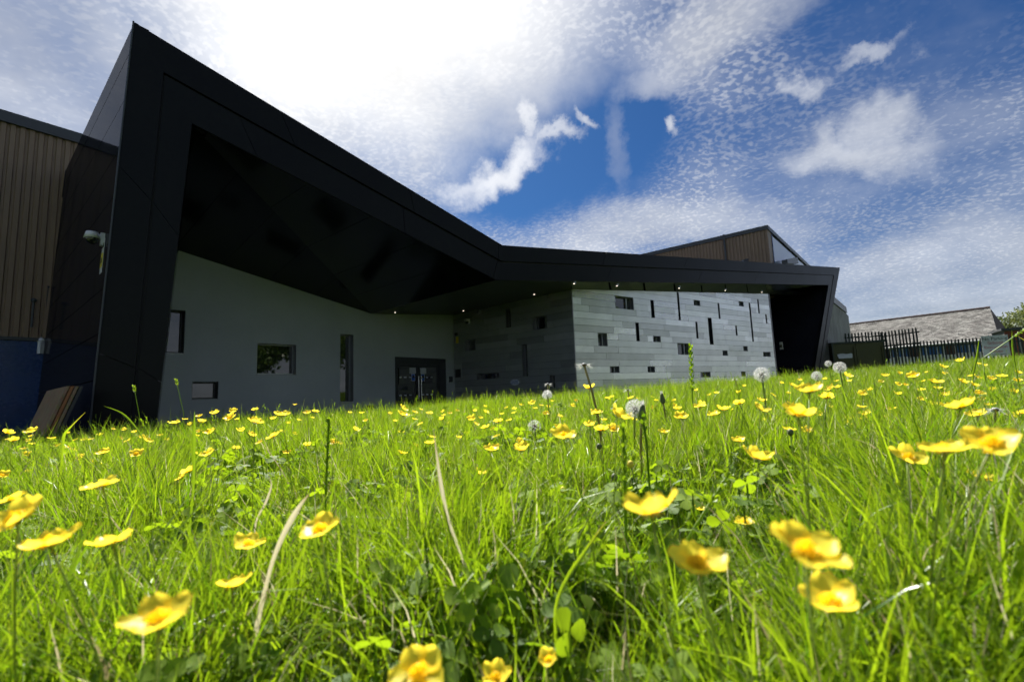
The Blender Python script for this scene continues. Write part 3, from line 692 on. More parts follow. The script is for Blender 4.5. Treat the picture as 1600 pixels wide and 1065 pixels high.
# notice inside the dark recess
wz = bw0; Pn = Plane(bw0+PF.n*.02, math.degrees(math.atan2((bw1-bw0).x,(bw1-bw0).y)))
p = Pn.at(1221,540); t = empty('recess_notice', p, 'small cream notice with dark symbol on the black recess at the right end', 'sign')
mb = MB(); mb.box(-Pn.d*.10+Vector((0,0,-.13)), Pn.d*.20, Pn.n*.008, (0,0,.26)); mb.build('board', mat('cream_card',(.6,.58,.48),.6), t)
mb = MB(); mb.sphere(Vector((0,0,0))+Pn.n*.008, .055, 12, 6, (1,1,1.2)); mb.build('symbol', M['olive'], t)
# electrical box before the smooth wall, shaped as a capped post, no lamp
p = PW.at(570,640); p.z = 0; t = empty('electrical_box', p+PW.n*.25, 'low black electrical box against the grey wall left of the doors', 'electrical box')
zt2 = PW.at(570,633).z
mb = MB(); mb.tube([(0,0,zg(p.x,p.y)-.0),(0,0,zt2-.1)], .07, 12); mb.build('post', M['darkframe'], t); mb = MB(); mb.tube([(0,0,zt2-.1),(0,0,zt2)], .09, 12); mb.build('cap', M['darkframe'], t)

# ------------------------------------------------------------------ sports hall
zT = PH.at(60,190).z; zBl = PH.at(30,530).z
s60 = PH.sz(20,300)[0]; pitch = PH.sz(15.6*2,300)[0]-PH.sz(15.6,300)[0]
H = empty('sports_hall', (hall0.x,hall0.y,0), 'brown ribbed metal sports hall with blue lower wall at the left edge', 'building')
H0 = Vector((hall0.x,hall0.y,0))
def hpart(mb, name, m_, parent=None, off=None):
    mb.v = [tuple(Vector(v)-(off or H0)) for v in mb.v]; return mb.build(name, m_, parent or H)
PHd = Plane(hall0, AR); sh = lambda x,y: PHd.sz(x,y)
ph = sh(31.2,300)[0]-sh(15.6,300)[0]
sA0 = sh(-60,300)[0]-8; sEnd = 16.0; s_ = sA0; step = ph*7
zBl = sh(30,530)[1]; zT = sh(60,190)[1]
def ribs(pl, s0, n, pt, z0, zfun, off, th=.03):
    mb = MB(); prof = []
    for i in range(n):
        b = s0+i*pt; prof += [(b,0),(b+pt*.52,0),(b+pt*.62,-th),(b+pt*.90,-th)]
    prof.append((s0+n*pt,0))
    V = []; F = []
    for a,o_ in prof: V += [pl.P(a,z0,off+o_), pl.P(a,zfun(a),off+o_)]
    for i in range(len(prof)-1): F.append((2*i,2*i+2,2*i+3,2*i+1))
    return mb.add(V,F)
while s_ < sEnd:
    hpart(ribs(PHd, s_, 7, ph, zBl+.03, lambda a: zT-.22, 0), 'cladding_sheet', M['brown']); s_ += step
sEnd = s_
def pbox(pl,a,b_,c_,d_,off,th): mb.prism([pl.P(a,c_,off),pl.P(b_,c_,off),pl.P(b_,d_,off),pl.P(a,d_,off)], -pl.n*th)
mb = MB(); pbox(PHd,sA0,sEnd,zT-.24,zT,.06,.35); hpart(mb,'parapet',M['trim'])
mb = MB(); pbox(PHd,sA0,sEnd,-.3,zBl+.3,-.05,.3); pbox(PHd,sA0,sEnd,zBl+.3,zT-.25,-.06,.25); hpart(mb,'wall',M['dark'])
mb = MB(); pbox(PHd,sA0,sEnd,zBl-.02,zBl+.05,.03,.06); hpart(mb,'flashing',M['trim'])
s_ = sA0
while s_ < .5:
    mb = MB(); pbox(PHd,s_+.006,s_+1.2,-.3,zBl-.03,0,.05); hpart(mb,'blue_panel',M['blue']); s_ += 1.206
mb = MB(); mb.prism([PHd.P(sA0,zT-.05,-.2),PHd.P(sEnd,zT-.05,-.2),PHd.P(sEnd,zT-.05,-26),PHd.P(sA0,zT-.05,-26)], Vector((0,0,-.1))); hpart(mb,'roof',M['trim'])
mb = MB(); pbox(PHd,sEnd-.2,sEnd,-.3,zT,-.3,25); pbox(PHd,sA0,sA0+.2,-.3,zT,-.3,25); hpart(mb,'end_wall',M['brown'])
# downpipe and bracket on the cladding
mb = MB(); q = sh(52,470); mb.tube([PHd.P(q[0],q[1],.09),PHd.P(q[0],sh(52,512)[1],.09)], .022, 8); mb.sphere(PHd.P(q[0],q[1],.09),.05,10,6); hpart(mb,'vent_pipe',M['trim'])

# higher block behind the entrance
k0 = at_y(1198,352,21.5); K0 = Vector((k0.x,k0.y,0)); PK1 = Plane(k0, AL); PK2 = Plane(k0, 42.0)
T = empty('upper_hall_block', K0, 'brown ribbed upper block with pale end panel rising behind the long black roof', 'building')
tp = lambda mb,name,m_: hpart(mb,name,m_,T,K0)
d1 = -PK1.d if PK1.d.y < 0 else PK1.d; sg1 = 1 if PK1.d.y > 0 else -1
L1 = abs(PK1.sz(1015,396)[0]); L2 = abs(PK2.sz(1268,416)[0])+2
zk = k0.z
pk = abs(PK1.sz(1150,380)[0]-PK1.sz(1155.5,380)[0])
n1 = int((L1+1.5)/pk/6)+1
for i in range(n1): tp(ribs(PK1, (sg1*i*6*pk+.0) if sg1>0 else -(i+1)*6*pk, 6, pk, 1.0, lambda a: zk-.18, 0), 'cladding_sheet', M['brown'])
LT = n1*6*pk
mb = MB()
a,b_ = (0,LT) if sg1>0 else (-LT,0); a2,b2 = (a-.04,b_) if sg1>0 else (a,b_+.04)
pbox(PK1,a2,b2,zk-.2,zk,.05,.3)
sg2 = 1 if PK2.d.y > 0 else -1; c_,d_ = (0,L2) if sg2>0 else (-L2,0)
pbox(PK2,c_+.02,d_,zk-.2,zk,.05,.3); tp(mb,'roof_trim',M['trim'])
mb = MB(); pbox(PK1,a,b_,0,zk-.05,-.06,.2); pbox(PK2,c_+.3,d_,0,zk-.05,-.06,.2); tp(mb,'wall',M['dark'])
mb = MB(); s5 = abs(PK2.sz(1206,380)[0]); pbox(PK2,c_,s5,1,zk-.2,0,.05); tp(mb,'corner_flashing',M['brown'])
mb = MB(); pbox(PK2,s5,s5+.12,1,zk-.3,.03,.08); tp(mb,'blue_edge',M['blue'])
M['pale'] = mat('pale_translucent_panel', (.42,.44,.56), .15)
n_ = 4; w2 = (L2-s5-.14)/n_
for i in range(n_):
    mb = MB(); pbox(PK2,s5+.13+i*w2,s5+.12+(i+1)*w2-.01,1,zk-.34,.01,.05); tp(mb,'pale_panel',M['pale'])
mb = MB(); q = k0-d1*0
e_ = PK1.P(a if sg1<0 else b_, zk-.06, -.1)
mb.prism([Vector((k0.x,k0.y,zk-.06)), PK1.P(sg1*LT,zk-.06), PK1.P(sg1*LT,zk-.06)+PK2.d*sg2*L2, Vector((k0.x,k0.y,zk-.06))+PK2.d*sg2*L2], Vector((0,0,-.1))); tp(mb,'roof',M['trim'])
q = PK1.sz(1131,372)[0]; mb = MB(); pbox(PK1,q-.06,q+.02,1,zk+.02,.08,.08); tp(mb,'vertical_joint_cap',M['trim'])
# little plant unit and rail on the roof edge by the pale panel
g0 = PK2.P(abs(PK2.sz(1216,404)[0]), 0); zg0 = PK2.at(1216,408).z
mb = MB(); mb.prism([PK2.P(abs(PK2.sz(1210,404)[0]),PK2.at(1210,414).z,.3),PK2.P(abs(PK2.sz(1228,404)[0]),PK2.at(1228,414).z,.3),PK2.P(abs(PK2.sz(1228,404)[0]),PK2.at(1228,405).z,.3),PK2.P(abs(PK2.sz(1210,404)[0]),PK2.at(1210,408.5).z,.3)], PK2.n*.25); tp(mb,'roof_unit',M['trim'])

# annex wall to the right of the black frame
an = at_y(1320.5,480,27); AN = Vector((an.x,an.y,0)); PA = Plane(an, 42.0); PB_ = Plane(an, 100.0)
X_ = empty('annex_block', AN, 'pale grey rendered annex wall just right of the black frame', 'building')
ap = lambda mb,name,m_: hpart(mb,name,m_,X_,AN)
mb = MB(); aL = PA.sz(1286,470)[0]; pbox(PA,aL,0,-.2,an.z-.35,0,.3); ap(mb,'wall',M['concrete'])
mb = MB(); pbox(PA,aL,.05,an.z-.35,an.z,.06,.4); ap(mb,'parapet',M['trim'])
mb = MB(); e = PA.P(0,-.2,-.0); mb.prism([e, e+Vector((0,0,an.z+.2-.36)), e+Vector((0,0,an.z+.2-.36))+azdir(41)*1.5, e+azdir(41)*1.5], -PA.d*.1); ap(mb,'wall',M['concrete'])

# ------------------------------------------------------------------ boards leaning on the side wall
PBd = Plane(side(0,0,.30), AL)
t0, t1 = PBd.at(73,613), PBd.at(104,600)
zt_b = (t0.z+t1.z)/2; t0.z = t1.z = zt_b
rim = ['grey oriented strand board leaning outermost against the black side wall','second board in the leaning stack, with orange plywood edge','third board in the leaning stack, thin brown edge','innermost dark board of the leaning stack']
for i in range(4):
    offn = -sl_n*(.034*i); mm = [M['osb'],M['ply'],M['osb'],M['darkframe']][i]
    sh_ = (t1-t0).normalized()*(.02*i)
    mb = MB(); v0 = t0+offn+sh_; v1 = t1+offn+sh_; b0 = v0+sl_n*.42; b1 = v1+sl_n*.42; b0.z = b1.z = 0
    o0 = Vector((v0.x,v0.y,0)); mb.prism([b0-o0,v0-o0,v1-o0,b1-o0], -sl_n*.026)
    o = mb.build('leaning_board', mm, None); o.location = o0; tag(o, rim[i], 'board', 'boards leaning against the side wall')

# ------------------------------------------------------------------ palisade fences
def pale_mesh(h, wd=.082):
    mb = MB(); q = [(-wd/2,0),(-wd*.2,.018),(wd*.2,.018),(wd/2,0)]
    def ring(z,k=1): return [Vector((x*k,-y,z)) for x,y in q]+[Vector((x*k,-y+.004+.0,z)) for x,y in reversed(q)]
    V = ring(0)+ring(h-.10); F = [(i,(i+1)%8,(i+1)%8+8,i+8) for i in range(8)]; mb.add(V,F)
    base = ring(h-.10); tops = [Vector((-wd*.36,-.01,h-.02)),Vector((0,-.02,h)),Vector((wd*.36,-.01,h-.02))]
    V = base+[Vector((-wd*.42,-.008,h-.05)),Vector((-wd*.12,-.018,h-.07)),Vector((0,-.02,h)),Vector((wd*.12,-.018,h-.07)),Vector((wd*.42,-.008,h-.05))]
    mb.add([base[0],V[8],V[9],base[1]],[(0,3,2,1)]); mb.add([base[1],V[9],V[10],V[11],base[2]],[(0,4,3,2,1)]); mb.add([base[2],V[11],V[12],base[3]],[(0,3,2,1)])
    return mb
def fence(name, p0, p1, ztop_, zbot, label, spacing, first_post=True, rails=(.32,1.75), posts=2.75):
    p0 = Vector((p0.x,p0.y,0)); p1 = Vector((p1.x,p1.y,0)); L = (p1-p0).length; d = (p1-p0)/L; ang = math.atan2(d.y,d.x)
    t = empty(name, p0, label, 'fence'); t.rotation_euler.z = ang
    n = int(L/spacing); me = None
    for i in range(n+1):
        if me is None: o = pale_mesh(ztop_-zbot).build('pale', M['fence'], t); me = o.data
        else: o = link(bpy.data.objects.new('pale', me), t)
        o.location = (i*spacing, random.uniform(-.003,.003), zbot+random.uniform(-.008,.008)); o.rotation_euler.y = random.uniform(-.006,.006)
    for z in rails:
        mb = MB(); mb.box((-.03,.006,ztop_-z-.03),(L+.06,0,0),(0,.045,0),(0,0,.06)); mb.build('rail', M['fence'], t)
    s_ = 0.0
    while s_ <= L+.01:
        mb = MB(); mb.box((s_-.03+.07,.052,zbot),(.06,0,0),(0,.1,0),(0,0,ztop_-zbot-.12)); mb.build('post', M['fence'], t); s_ += posts
    return t
f0 = at_y(1396,534.5,26.6); fd = azdir(112); f1_ = f0+fd*9.5
zf = f0.z

fence('palisade_fence', f0, f1_, zf, lower(f0.x,f0.y)-.1, 'dark green palisade fence with pointed pales before the tiled house', .155, rails=(.36,1.35))
g0 = at_y(1378,516,25); g1 = at_y(1290,522,25.5)
fence('palisade_fence', Vector((g1.x,g1.y,0)), Vector((g0.x,g0.y,0)), g0.z, 1.0, 'shorter palisade fence showing above the olive steel doors', .165, rails=(.30,.85))
g2 = Vector((g0.x,g0.y,0)); fence('palisade_fence', g2, g2+Vector((.55,-1.6,0)), g0.z-.03, 1.0, 'end return of palisade pales at the right side of the olive doors', .16, rails=(.30,.85))
# sign on the fence
PFn = Plane(f0, 112.0)
a = PFn.sz(1533,539); b_ = PFn.sz(1575,537); zs1 = PFn.sz(1545,524.5)[1]; zs0 = PFn.sz(1550,556)[1]
sw, shh = (b_[0]-a[0]), zs1-zs0
cen = PFn.P((a[0]+b_[0])/2, (zs0+zs1)/2, .07)
t = empty('parking_sign', cen, 'pale board on the fence reading No Parking School Evacuation Route', 'sign')
xd = UPV.cross(PFn.n).normalized()
mb = MB(); mb.prism([xd*(sx*sw/2)+UPV*(sz_*shh/2) for sx,sz_ in ((-1,-1),(1,-1),(1,1),(-1,1))], PFn.n*.012); mb.build('board', M['signw'], t)
for i,(tx,sz_,m_) in enumerate((('No Parking',.31,'black'),('School',.32,'red'),('Evacuation',.30,'red'),('Route',.30,'red'))):
    text_obj('lettering', tx, sz_*sw/1.5, M[m_], PFn.n*.014+UPV*(shh*(.34-.205*i)), xd, UPV, PFn.n, t, .003)
mb = MB(); mb.prism([xd*(sx*sw*.35)+UPV*(z_-shh*.43) for sx,z_ in ((-1,-.012),(1,-.012),(1,.012),(-1,.012))], PFn.n*.015); mb.build('print_line', M['black'], t)

# ------------------------------------------------------------------ olive steel enclosure
o0 = at_y(1299,537.5,20.5); o1 = at_y(1381,531,20.0); zO = (o0.z+o1.z)/2; gO = lower(o0.x,o0.y)
oo = Vector((o0.x,o0.y,0)); od = Vector((o1.x-o0.x,o1.y-o0.y,0)); oL = od.length; od.normalize(); on_ = Vector((od.y,-od.x,0)); on_ = on_ if on_.dot(EYE-oo)>0 else -on_
t = empty('storage_container', oo, 'olive green steel container with double doors below the short fence', 'container')
def cq(a,b_,z0,z1,off,th): mb.prism([od*a+on_*off+UPV*z0, od*b_+on_*off+UPV*z0, od*b_+on_*off+UPV*z1, od*a+on_*off+UPV*z1], -on_*th)
mb = MB(); cq(0,oL,gO-.2,zO-.04,-.06,2.6); mb.build('body', M['olive'], t)
mb = MB(); cq(-.03,oL+.03,zO-.04,zO+.04,.02,2.7); mb.build('roof', M['fence'], t)
sm = oL*.46
for a,b_ in ((.04,sm-.01),(sm+.01,oL-.04)):
    mb = MB(); cq(a,b_,gO+.05,zO-.06,0,.055); dl = mb.build('door', M['olive'], t)
    mb = MB(); cq(b_-.10,b_-.07,gO+.2,zO-.2,.05,.03); mb.build('lock_bar', M['olive'], dl)
for s_ in (-.0, oL-.05): mb = MB(); cq(s_,s_+.05,gO,zO-.05,.02,.08); mb.build('corner_post', M['fence'], t)
PO = Plane(oo, math.degrees(math.atan2(od.x,od.y)))
pts = [(1308,553.5),(1316,552),(1322,553),(1331,551.5),(1332,557),(1331,559),(1320,559.5),(1311,560),(1309,557)]
q = PO.at(1320,556); mb = MB(); mb.prism([PO.at(x,y)+on_*.01-q for x,y in pts][::-1], on_*.006); o = mb.build('torn_notice', M['signw'], None); o.location = q; tag(o,'torn white paper notice on the left door of the olive container','notice')

# ------------------------------------------------------------------ tiled house
M['darkbrick'] = mat('dark_brown_brick', rough=.85, fn=f_brick((.07,.035,.025)))
r1_ = at_y(1547,480.5,34); hd_ = -azdir(-36); hL = 24.0; r0_ = r1_-hd_*hL; r0_.z = r1_.z
ev = at_y(1562,527,31.2)-r1_
hn = Vector((hd_.y,-hd_.x,0)); hn = hn if hn.dot(EYE-r1_)>0 else -hn
HB = Vector((r1_.x,r1_.y,0)); t = empty('tiled_house', HB, 'long single storey house with weathered tiled roof behind the palisade fence', 'house')
hp = lambda mb,name,m_,par=None: hpart(mb,name,m_,par or t,HB)
eh = hn*3.6; ez = -(r1_.z-3.55)
slope = eh+UPV*ez
_c = px_ray(1561,526); _nn = slope.cross(hd_); _c = EYE+_c*(_nn.dot(r1_-EYE)/_nn.dot(_c)); _v = (_c-r1_).dot(UPV)/ez; EXT = (_c-r1_-slope*_v).dot(hd_)/_v

def roofpt(u_, v_, off=0): # u metres back from the gable, v 0 ridge..1 eave
    n_ = slope.cross(hd_).normalized(); n_ = n_ if n_.z>0 else -n_
    return r1_-hd_*u_+slope*v_+n_*off
mb = MB(); mb.prism([roofpt(0,0,-.05),roofpt(hL,0,-.05),roofpt(hL,1,-.05),roofpt(-EXT,1,-.05)], Vector((0,0,-.1))); hp(mb,'roof',M['tile'])
rows, tw = 24, .33; V=[];F=[];T_=[]
for r_ in range(rows):
    v0,v1 = r_/rows, (r_+1)/rows+.004; lo_ = -EXT*(r_+.5)/rows; s_ = lo_-(tw/2 if r_%2 else 0)
    while s_ < hL:
        a,b_ = max(s_+.006,lo_), min(s_+tw-.006,hL); s_ += tw
        if b_-a < .03: continue
        j = random.uniform(0,.008); k = len(V); V += [roofpt(a,v0,-.02+j),roofpt(b_,v0,-.02+j),roofpt(b_,v1,.022+j),roofpt(a,v1,.022+j),roofpt(b_,v1,-.02),roofpt(a,v1,-.02)]
        F += [(k,k+1,k+2,k+3),(k+3,k+2,k+4,k+5)]; T_ += [random.uniform(.65,1.3)]*6
mb = MB(); mb.add(V,F); o = hp(mb,'roof_tiles',M['tile']); o['kind']='stuff'
ca = o.data.color_attributes.new('tone','FLOAT_COLOR','POINT'); ca.data.foreach_set('color', [c for v in T_ for c in (v,v,v,1)])
o2 = [ob for ob in t.children if ob.name.startswith('roof') and ob is not o][0]; ca = o2.data.color_attributes.new('tone','FLOAT_COLOR','POINT'); ca.data.foreach_set('color',[.8]*4*len(o2.data.vertices))
u_ = 0; me = None
while u_ < hL:
    mb = MB(); p = roofpt(u_,0,.03); mb.tube([p, p-hd_*.42], [.09,.075], 7); hp(mb,'ridge_tile',M['ridge']); u_ += .42
mb = MB(); e = roofpt(0,1,-.05); mb.tube([e+hn*.05+hd_*EXT, e+hn*.05-hd_*hL], .06, 8); hp(mb,'gutter',M['white'])
mb = MB(); q3 = roofpt(-EXT,1,-.06); q4 = roofpt(0,0,-.06)-hn*3.6+hd_*EXT+UPV*ez; mb.prism([roofpt(0,0,-.06), q3, q4], Vector((0,0,-.08))); hp(mb,'hip_roof',M['ridge'])
mb = MB(); mb.prism([Vector((q3.x,q3.y,.5))-hn*.4-hd_*.4, Vector((q3.x,q3.y,q3.z-.2))-hn*.4-hd_*.4, Vector((q4.x,q4.y,q3.z-.2))+hn*.4-hd_*.4, Vector((q4.x,q4.y,.5))+hn*.4-hd_*.4], -hd_*.2); hp(mb,'end_wall',M['white'])
mb = MB(); mb.prism([roofpt(0,0,-.05), roofpt(hL,0,-.05), roofpt(hL,0,-.05)-hn*3.8+UPV*ez, roofpt(0,0,-.05)-hn*3.8+UPV*ez], Vector((0,0,-.1))); hp(mb,'rear_roof',M['ridge'])
wp = roofpt(0,1)-hn*.4; PHs = Plane(wp, math.degrees(math.atan2(hd_.x,hd_.y)))
zsill = PHs.sz(1455,555)[1]; zhead = PHs.sz(1455,537)[1]
mb = MB(); s_l = PHs.sz(1330,540)[0]; pbox(PHs,s_l,-.15,.3,zsill-.03,0,.2); hp(mb,'base_wall',M['white'])
mb = MB(); pbox(PHs,s_l,-.15,zhead+.03,3.5,0,.2); hp(mb,'upper_wall',M['white'])
for x0,x1 in ((1421,1435),(1476,1492),(1537,1556),(1378,1388)):
    a,b_ = sorted((PHs.sz(x0,545)[0],PHs.sz(x1,545)[0])); mb = MB(); pbox(PHs,a,min(b_,-.15),zsill-.03,zhead+.03,.02,.25); hp(mb,'brick_pier',M['darkbrick'])
M['bluewin'] = mat('blue_tinted_glass', (.05,.13,.34), .15)
for x0,x1,n_ in ((1390,1420,3),(1437,1475,4),(1494,1536,4)):
    a,b_ = sorted((PHs.sz(x0,545)[0],PHs.sz(x1,545)[0])); mb = MB()
    for i in range(n_+1): c_ = a+(b_-a-.06)*i/n_; pbox(PHs,c_,c_+.06,zsill,zhead,0,.08)
    pbox(PHs,a,b_,zsill-.03,zsill+.04,.03,.1); pbox(PHs,a,b_,zhead-.04,zhead+.03,.01,.1); wd = hp(mb,'window',M['white'])
    for i in range(n_):
        c_ = a+(b_-a-.06)*i/n_; mb = MB(); pbox(PHs,c_+.06,c_+(b_-a-.06)/n_,zsill+.04,zhead-.04,-.04,.02); hp(mb,'pane',M['bluewin'],wd)
mb = MB(); pbox(PHs,s_l,-.15,.3,3.4,-.3,.1); hp(mb,'back_lining',M['dark'])

# red brick building at the far right
b0 = at_y(1568,513,29); BB = Vector((b0.x,b0.y,0)); PR = Plane(b0, 124.0); PR2_ = Plane(b0, 20.0)
t = empty('brick_store', BB, 'low red brick building with flat grey roof edge at the right margin', 'building')
sr = 1 if PR.d.x>0 else -1
mb = MB(); pbox(PR,0,9,.3,b0.z-.14,0,2.5); hpart(mb,'wall',M['mortar'],t,BB)
mb = MB(); pbox(PR,-.15,9.15,b0.z-.14,b0.z,.15,2.8); hpart(mb,'roof_edge',M['trim'],t,BB)
V=MB()
nrow = int((b0.z-.5)/.075)
for i in range(nrow):
    s_ = -.0 if i%2 else -.11
    while s_ < 7:
        a,b_ = max(s_,0)+.004, s_+.215; 
        if b_-a > .03: V.prism([PR.P(a,.35+i*.075,0),PR.P(b_,.35+i*.075,0),PR.P(b_,.41+i*.075,0),PR.P(a,.41+i*.075,0)], PR.n*random.uniform(.008,.014))
        s_ += .225
o = hpart(V,'brickwork',M['redbrick'],t,BB); o['kind']='stuff'

# ------------------------------------------------------------------ trees
def leafmat(name, c1, c2, trans=.45, tt=(1.35,1.25,.45,1)):
    m = bpy.data.materials.new(name); m.use_nodes = True; t = NT(m.node_tree)
    at = t.n('ShaderNodeVertexColor', layer_name='tone'); sx = t.n('ShaderNodeSeparateColor'); t.put(sx.inputs[0], at.outputs[0])
    c = t.mix(sx.outputs[0], (*c1,1), (*c2,1))
    d = t.n('ShaderNodeBsdfDiffuse'); t.put(d.inputs[0], c); tr = t.n('ShaderNodeBsdfTranslucent'); t.put(tr.inputs[0], t.mix(1.0, c, tt, 'MULTIPLY'))
    g = t.n('ShaderNodeBsdfGlossy'); g.inputs['Roughness'].default_value = .38; g.inputs[0].default_value = (1,1,1,1)
    m1 = t.n('ShaderNodeMixShader'); m1.inputs[0].default_value = trans; t.nt.links.new(d.outputs[0], m1.inputs[1]); t.nt.links.new(tr.outputs[0], m1.inputs[2])
    lw = t.n('ShaderNodeLayerWeight')
    fz = t.m('ADD', .03, t.m('MULTIPLY', t.m('POWER', lw.outputs['Facing'], 4), .4))
    m2 = t.n('ShaderNodeMixShader'); t.put(m2.inputs[0], fz); t.nt.links.new(m1.outputs[0], m2.inputs[1]); t.nt.links.new(g.outputs[0], m2.inputs[2])
    o = t.n('ShaderNodeOutputMaterial'); t.nt.links.new(m2.outputs[0], o.inputs[0]); return m
M['leaf_pale'] = leafmat('pale_tree_leaf', (.10,.13,.06), (.22,.27,.15), .3)
M['leaf_dark'] = leafmat('dark_tree_leaf', (.07,.14,.02), (.16,.25,.05), .4)
M['bark'] = mat('bark', rough=.9, fn=f_brick((.12,.09,.06), .2))
def tree_parts(h, r, seed, nleaf, leaf):
    rg = np.random.default_rng(seed); trunk = MB(); top = Vector((0,0,h*.55)); tips = []
    trunk.tube([(0,0,-.2),(.03,0,h*.25),(0,.05,h*.5)], [h*.035,h*.026,h*.018], 8)
    for i in range(9):
        a = i*2.4+rg.uniform(0,.6); z0 = h*rg.uniform(.25,.5); ln = r*rg.uniform(.5,.95); e = Vector((math.cos(a)*ln, math.sin(a)*ln, z0+h*rg.uniform(.12,.4)))
        trunk.tube([(0,0,z0), (Vector((0,0,z0))*.45+e*.55)+Vector((0,0,.1)), e], [h*.013,h*.009,h*.003], 5); tips.append(e)
    cl = [Vector((0,0,h*.8))]+tips
    for i in range(26):
        a = rg.uniform(0,6.28); u_ = rg.uniform(-1,1); q = math.sqrt(1-u_*u_)*rg.uniform(.45,1); cl.append(Vector((math.cos(a)*q*r*.85, math.sin(a)*q*r*.85, h*.66+u_*h*.30)))
    V=[];F=[];Tn=[]
    ci = rg.integers(0,len(cl),nleaf); off = rg.normal(0,1,(nleaf,3)); off /= np.linalg.norm(off,axis=1)[:,None]; off *= (rg.uniform(0,1,nleaf)**.4)[:,None]*r*.30
    for i in range(nleaf):
        c = cl[ci[i]]+Vector(off[i]); n = Vector(rg.normal(0,1,3)).normalized(); a = n.orthogonal().normalized(); b_ = n.cross(a); s_ = leaf*rg.uniform(.6,1.3); k = len(V)
        V += [c-a*s_, c+b_*s_*.6, c+a*s_, c-b_*s_*.6]; F.append((k,k+1,k+2,k+3)); tn = rg.uniform(0,1); Tn += [tn]*4
    return trunk, V, F, Tn
def set_tone(me, Tn): ca = me.color_attributes.new('tone','FLOAT_COLOR','POINT'); ca.data.foreach_set('color', [c for v in Tn for c in (v,v,v,1)])
def make_tree(loc, h, r, seed, nleaf, leaf, m_, label, group=None, name='broadleaf_tree', cat='tree'):
    t = empty(name, loc, label, cat, group); tk,V,F,Tn = tree_parts(h,r,seed,nleaf,leaf)
    tk.build('trunk', M['bark'], t, True); o = mesh_obj('crown', V, F, m_, t); set_tone(o.data, Tn); return t
q = at_y(1622,497,52); make_tree(Vector((q.x,q.y,.8)), 8.2, 4.0, 3, 9000, .14, M['leaf_pale'], 'silvery green tree above the brick building at the right edge')
q = at_y(1557,524,40); make_tree(Vector((q.x,q.y,.8)), 4.6, 1.5, 5, 2500, .09, M['leaf_dark'], 'dark green bush between the house gable and the brick building', name='shrub', cat='shrub')
# trees behind the photographer, seen in the windows and the metal
tA = make_tree(Vector((22,6.3,1)), 9, 4.2, 8, 6000, .22, M['leaf_dark'], 'leafy tree beyond the right of the meadow, nearest of the row', 'trees round the meadow')
def copy_tree(o, parent=None):
    c = o.copy(); C.objects.link(c); c.parent = parent
    for ch in o.children: copy_tree(ch, c)
    return c
for i,(x,y,s_,lb) in enumerate(((30,-2,1.1,'leafy tree beyond the right of the meadow, farthest to the right'),(17,-15,1.15,'leafy tree behind the viewpoint, right of centre'),(4,-20,1.1,'leafy tree directly behind the viewpoint'),(-10,-19,1.2,'leafy tree behind the viewpoint, to the left'))):
    c = copy_tree(tA); c.location = (x,y,.9); c.scale = (s_,s_,s_); c.rotation_euler.z = i*1.3; c['label'] = lb

# ------------------------------------------------------------------ meadow
M['blade'] = None
def grassmat(name):
    m = bpy.data.materials.new(name); m.use_nodes = True; t = NT(m.node_tree)
    at = t.n('ShaderNodeAttribute', attribute_name='tone'); sx = t.n('ShaderNodeSeparateColor'); t.put(sx.inputs[0], at.outputs['Color'])
    tone, hh, kind = sx.outputs[0], sx.outputs[1], sx.outputs[2]
    r = rnd(t)
    g1 = t.mix(tone, (.046,.116,.009,1), (.220,.322,.028,1)); g1 = t.mix(t.m('MULTIPLY', r, .6), g1, (.18,.27,.018,1))
    base = t.mix(t.ss(hh, .0, .28), (.13,.15,.05,1), g1)              # paler sheath at the foot of the blade
    dry = t.mix(tone, (.30,.25,.14,1), (.68,.66,.52,1))
    c = t.mix(t.m('GREATER_THAN', kind, .5), base, dry)
    tip = t.m('MULTIPLY', t.ss(hh, .88, 1.0), t.m('GREATER_THAN', tone, .78)); c = t.mix(t.m('MULTIPLY', tip, .7), c, (.30,.22,.08,1))
    d = t.n('ShaderNodeBsdfDiffuse'); t.put(d.inputs[0], c); tr = t.n('ShaderNodeBsdfTranslucent'); t.put(tr.inputs[0], t.mix(1.0, c, t.mix(t.m('GREATER_THAN', kind, .5), (2.0,1.95,.55,1), (1.0,.95,.8,1)), 'MULTIPLY'))
    g = t.n('ShaderNodeBsdfGlossy'); isleaf = t.m('MULTIPLY', t.m('GREATER_THAN', kind, .2), t.m('LESS_THAN', kind, .5)); t.put(g.inputs['Roughness'], t.m('ADD', t.lin(tone,0,1,.25,.5), t.m('MULTIPLY', isleaf, .3))); g.inputs[0].default_value = (.95,1,.95,1)
    m1 = t.n('ShaderNodeMixShader'); m1.inputs[0].default_value = .52; t.nt.links.new(d.outputs[0], m1.inputs[1]); t.nt.links.new(tr.outputs[0], m1.inputs[2])
    lw = t.n('ShaderNodeLayerWeight')
    fz = t.m('ADD', .024, t.m('MULTIPLY', t.m('POWER', lw.outputs['Facing'], 4), .28))
    m2 = t.n('ShaderNodeMixShader'); t.put(m2.inputs[0], t.m('MULTIPLY', fz, t.m('SUBTRACT', 1.0, t.m('MULTIPLY', isleaf, .5)))); t.nt.links.new(m1.outputs[0], m2.inputs[1]); t.nt.links.new(g.outputs[0], m2.inputs[2])
    o = t.n('ShaderNodeOutputMaterial'); t.nt.links.new(m2.outputs[0], o.inputs[0]); return m
M['blade'] = grassmat('meadow_grass_blade')
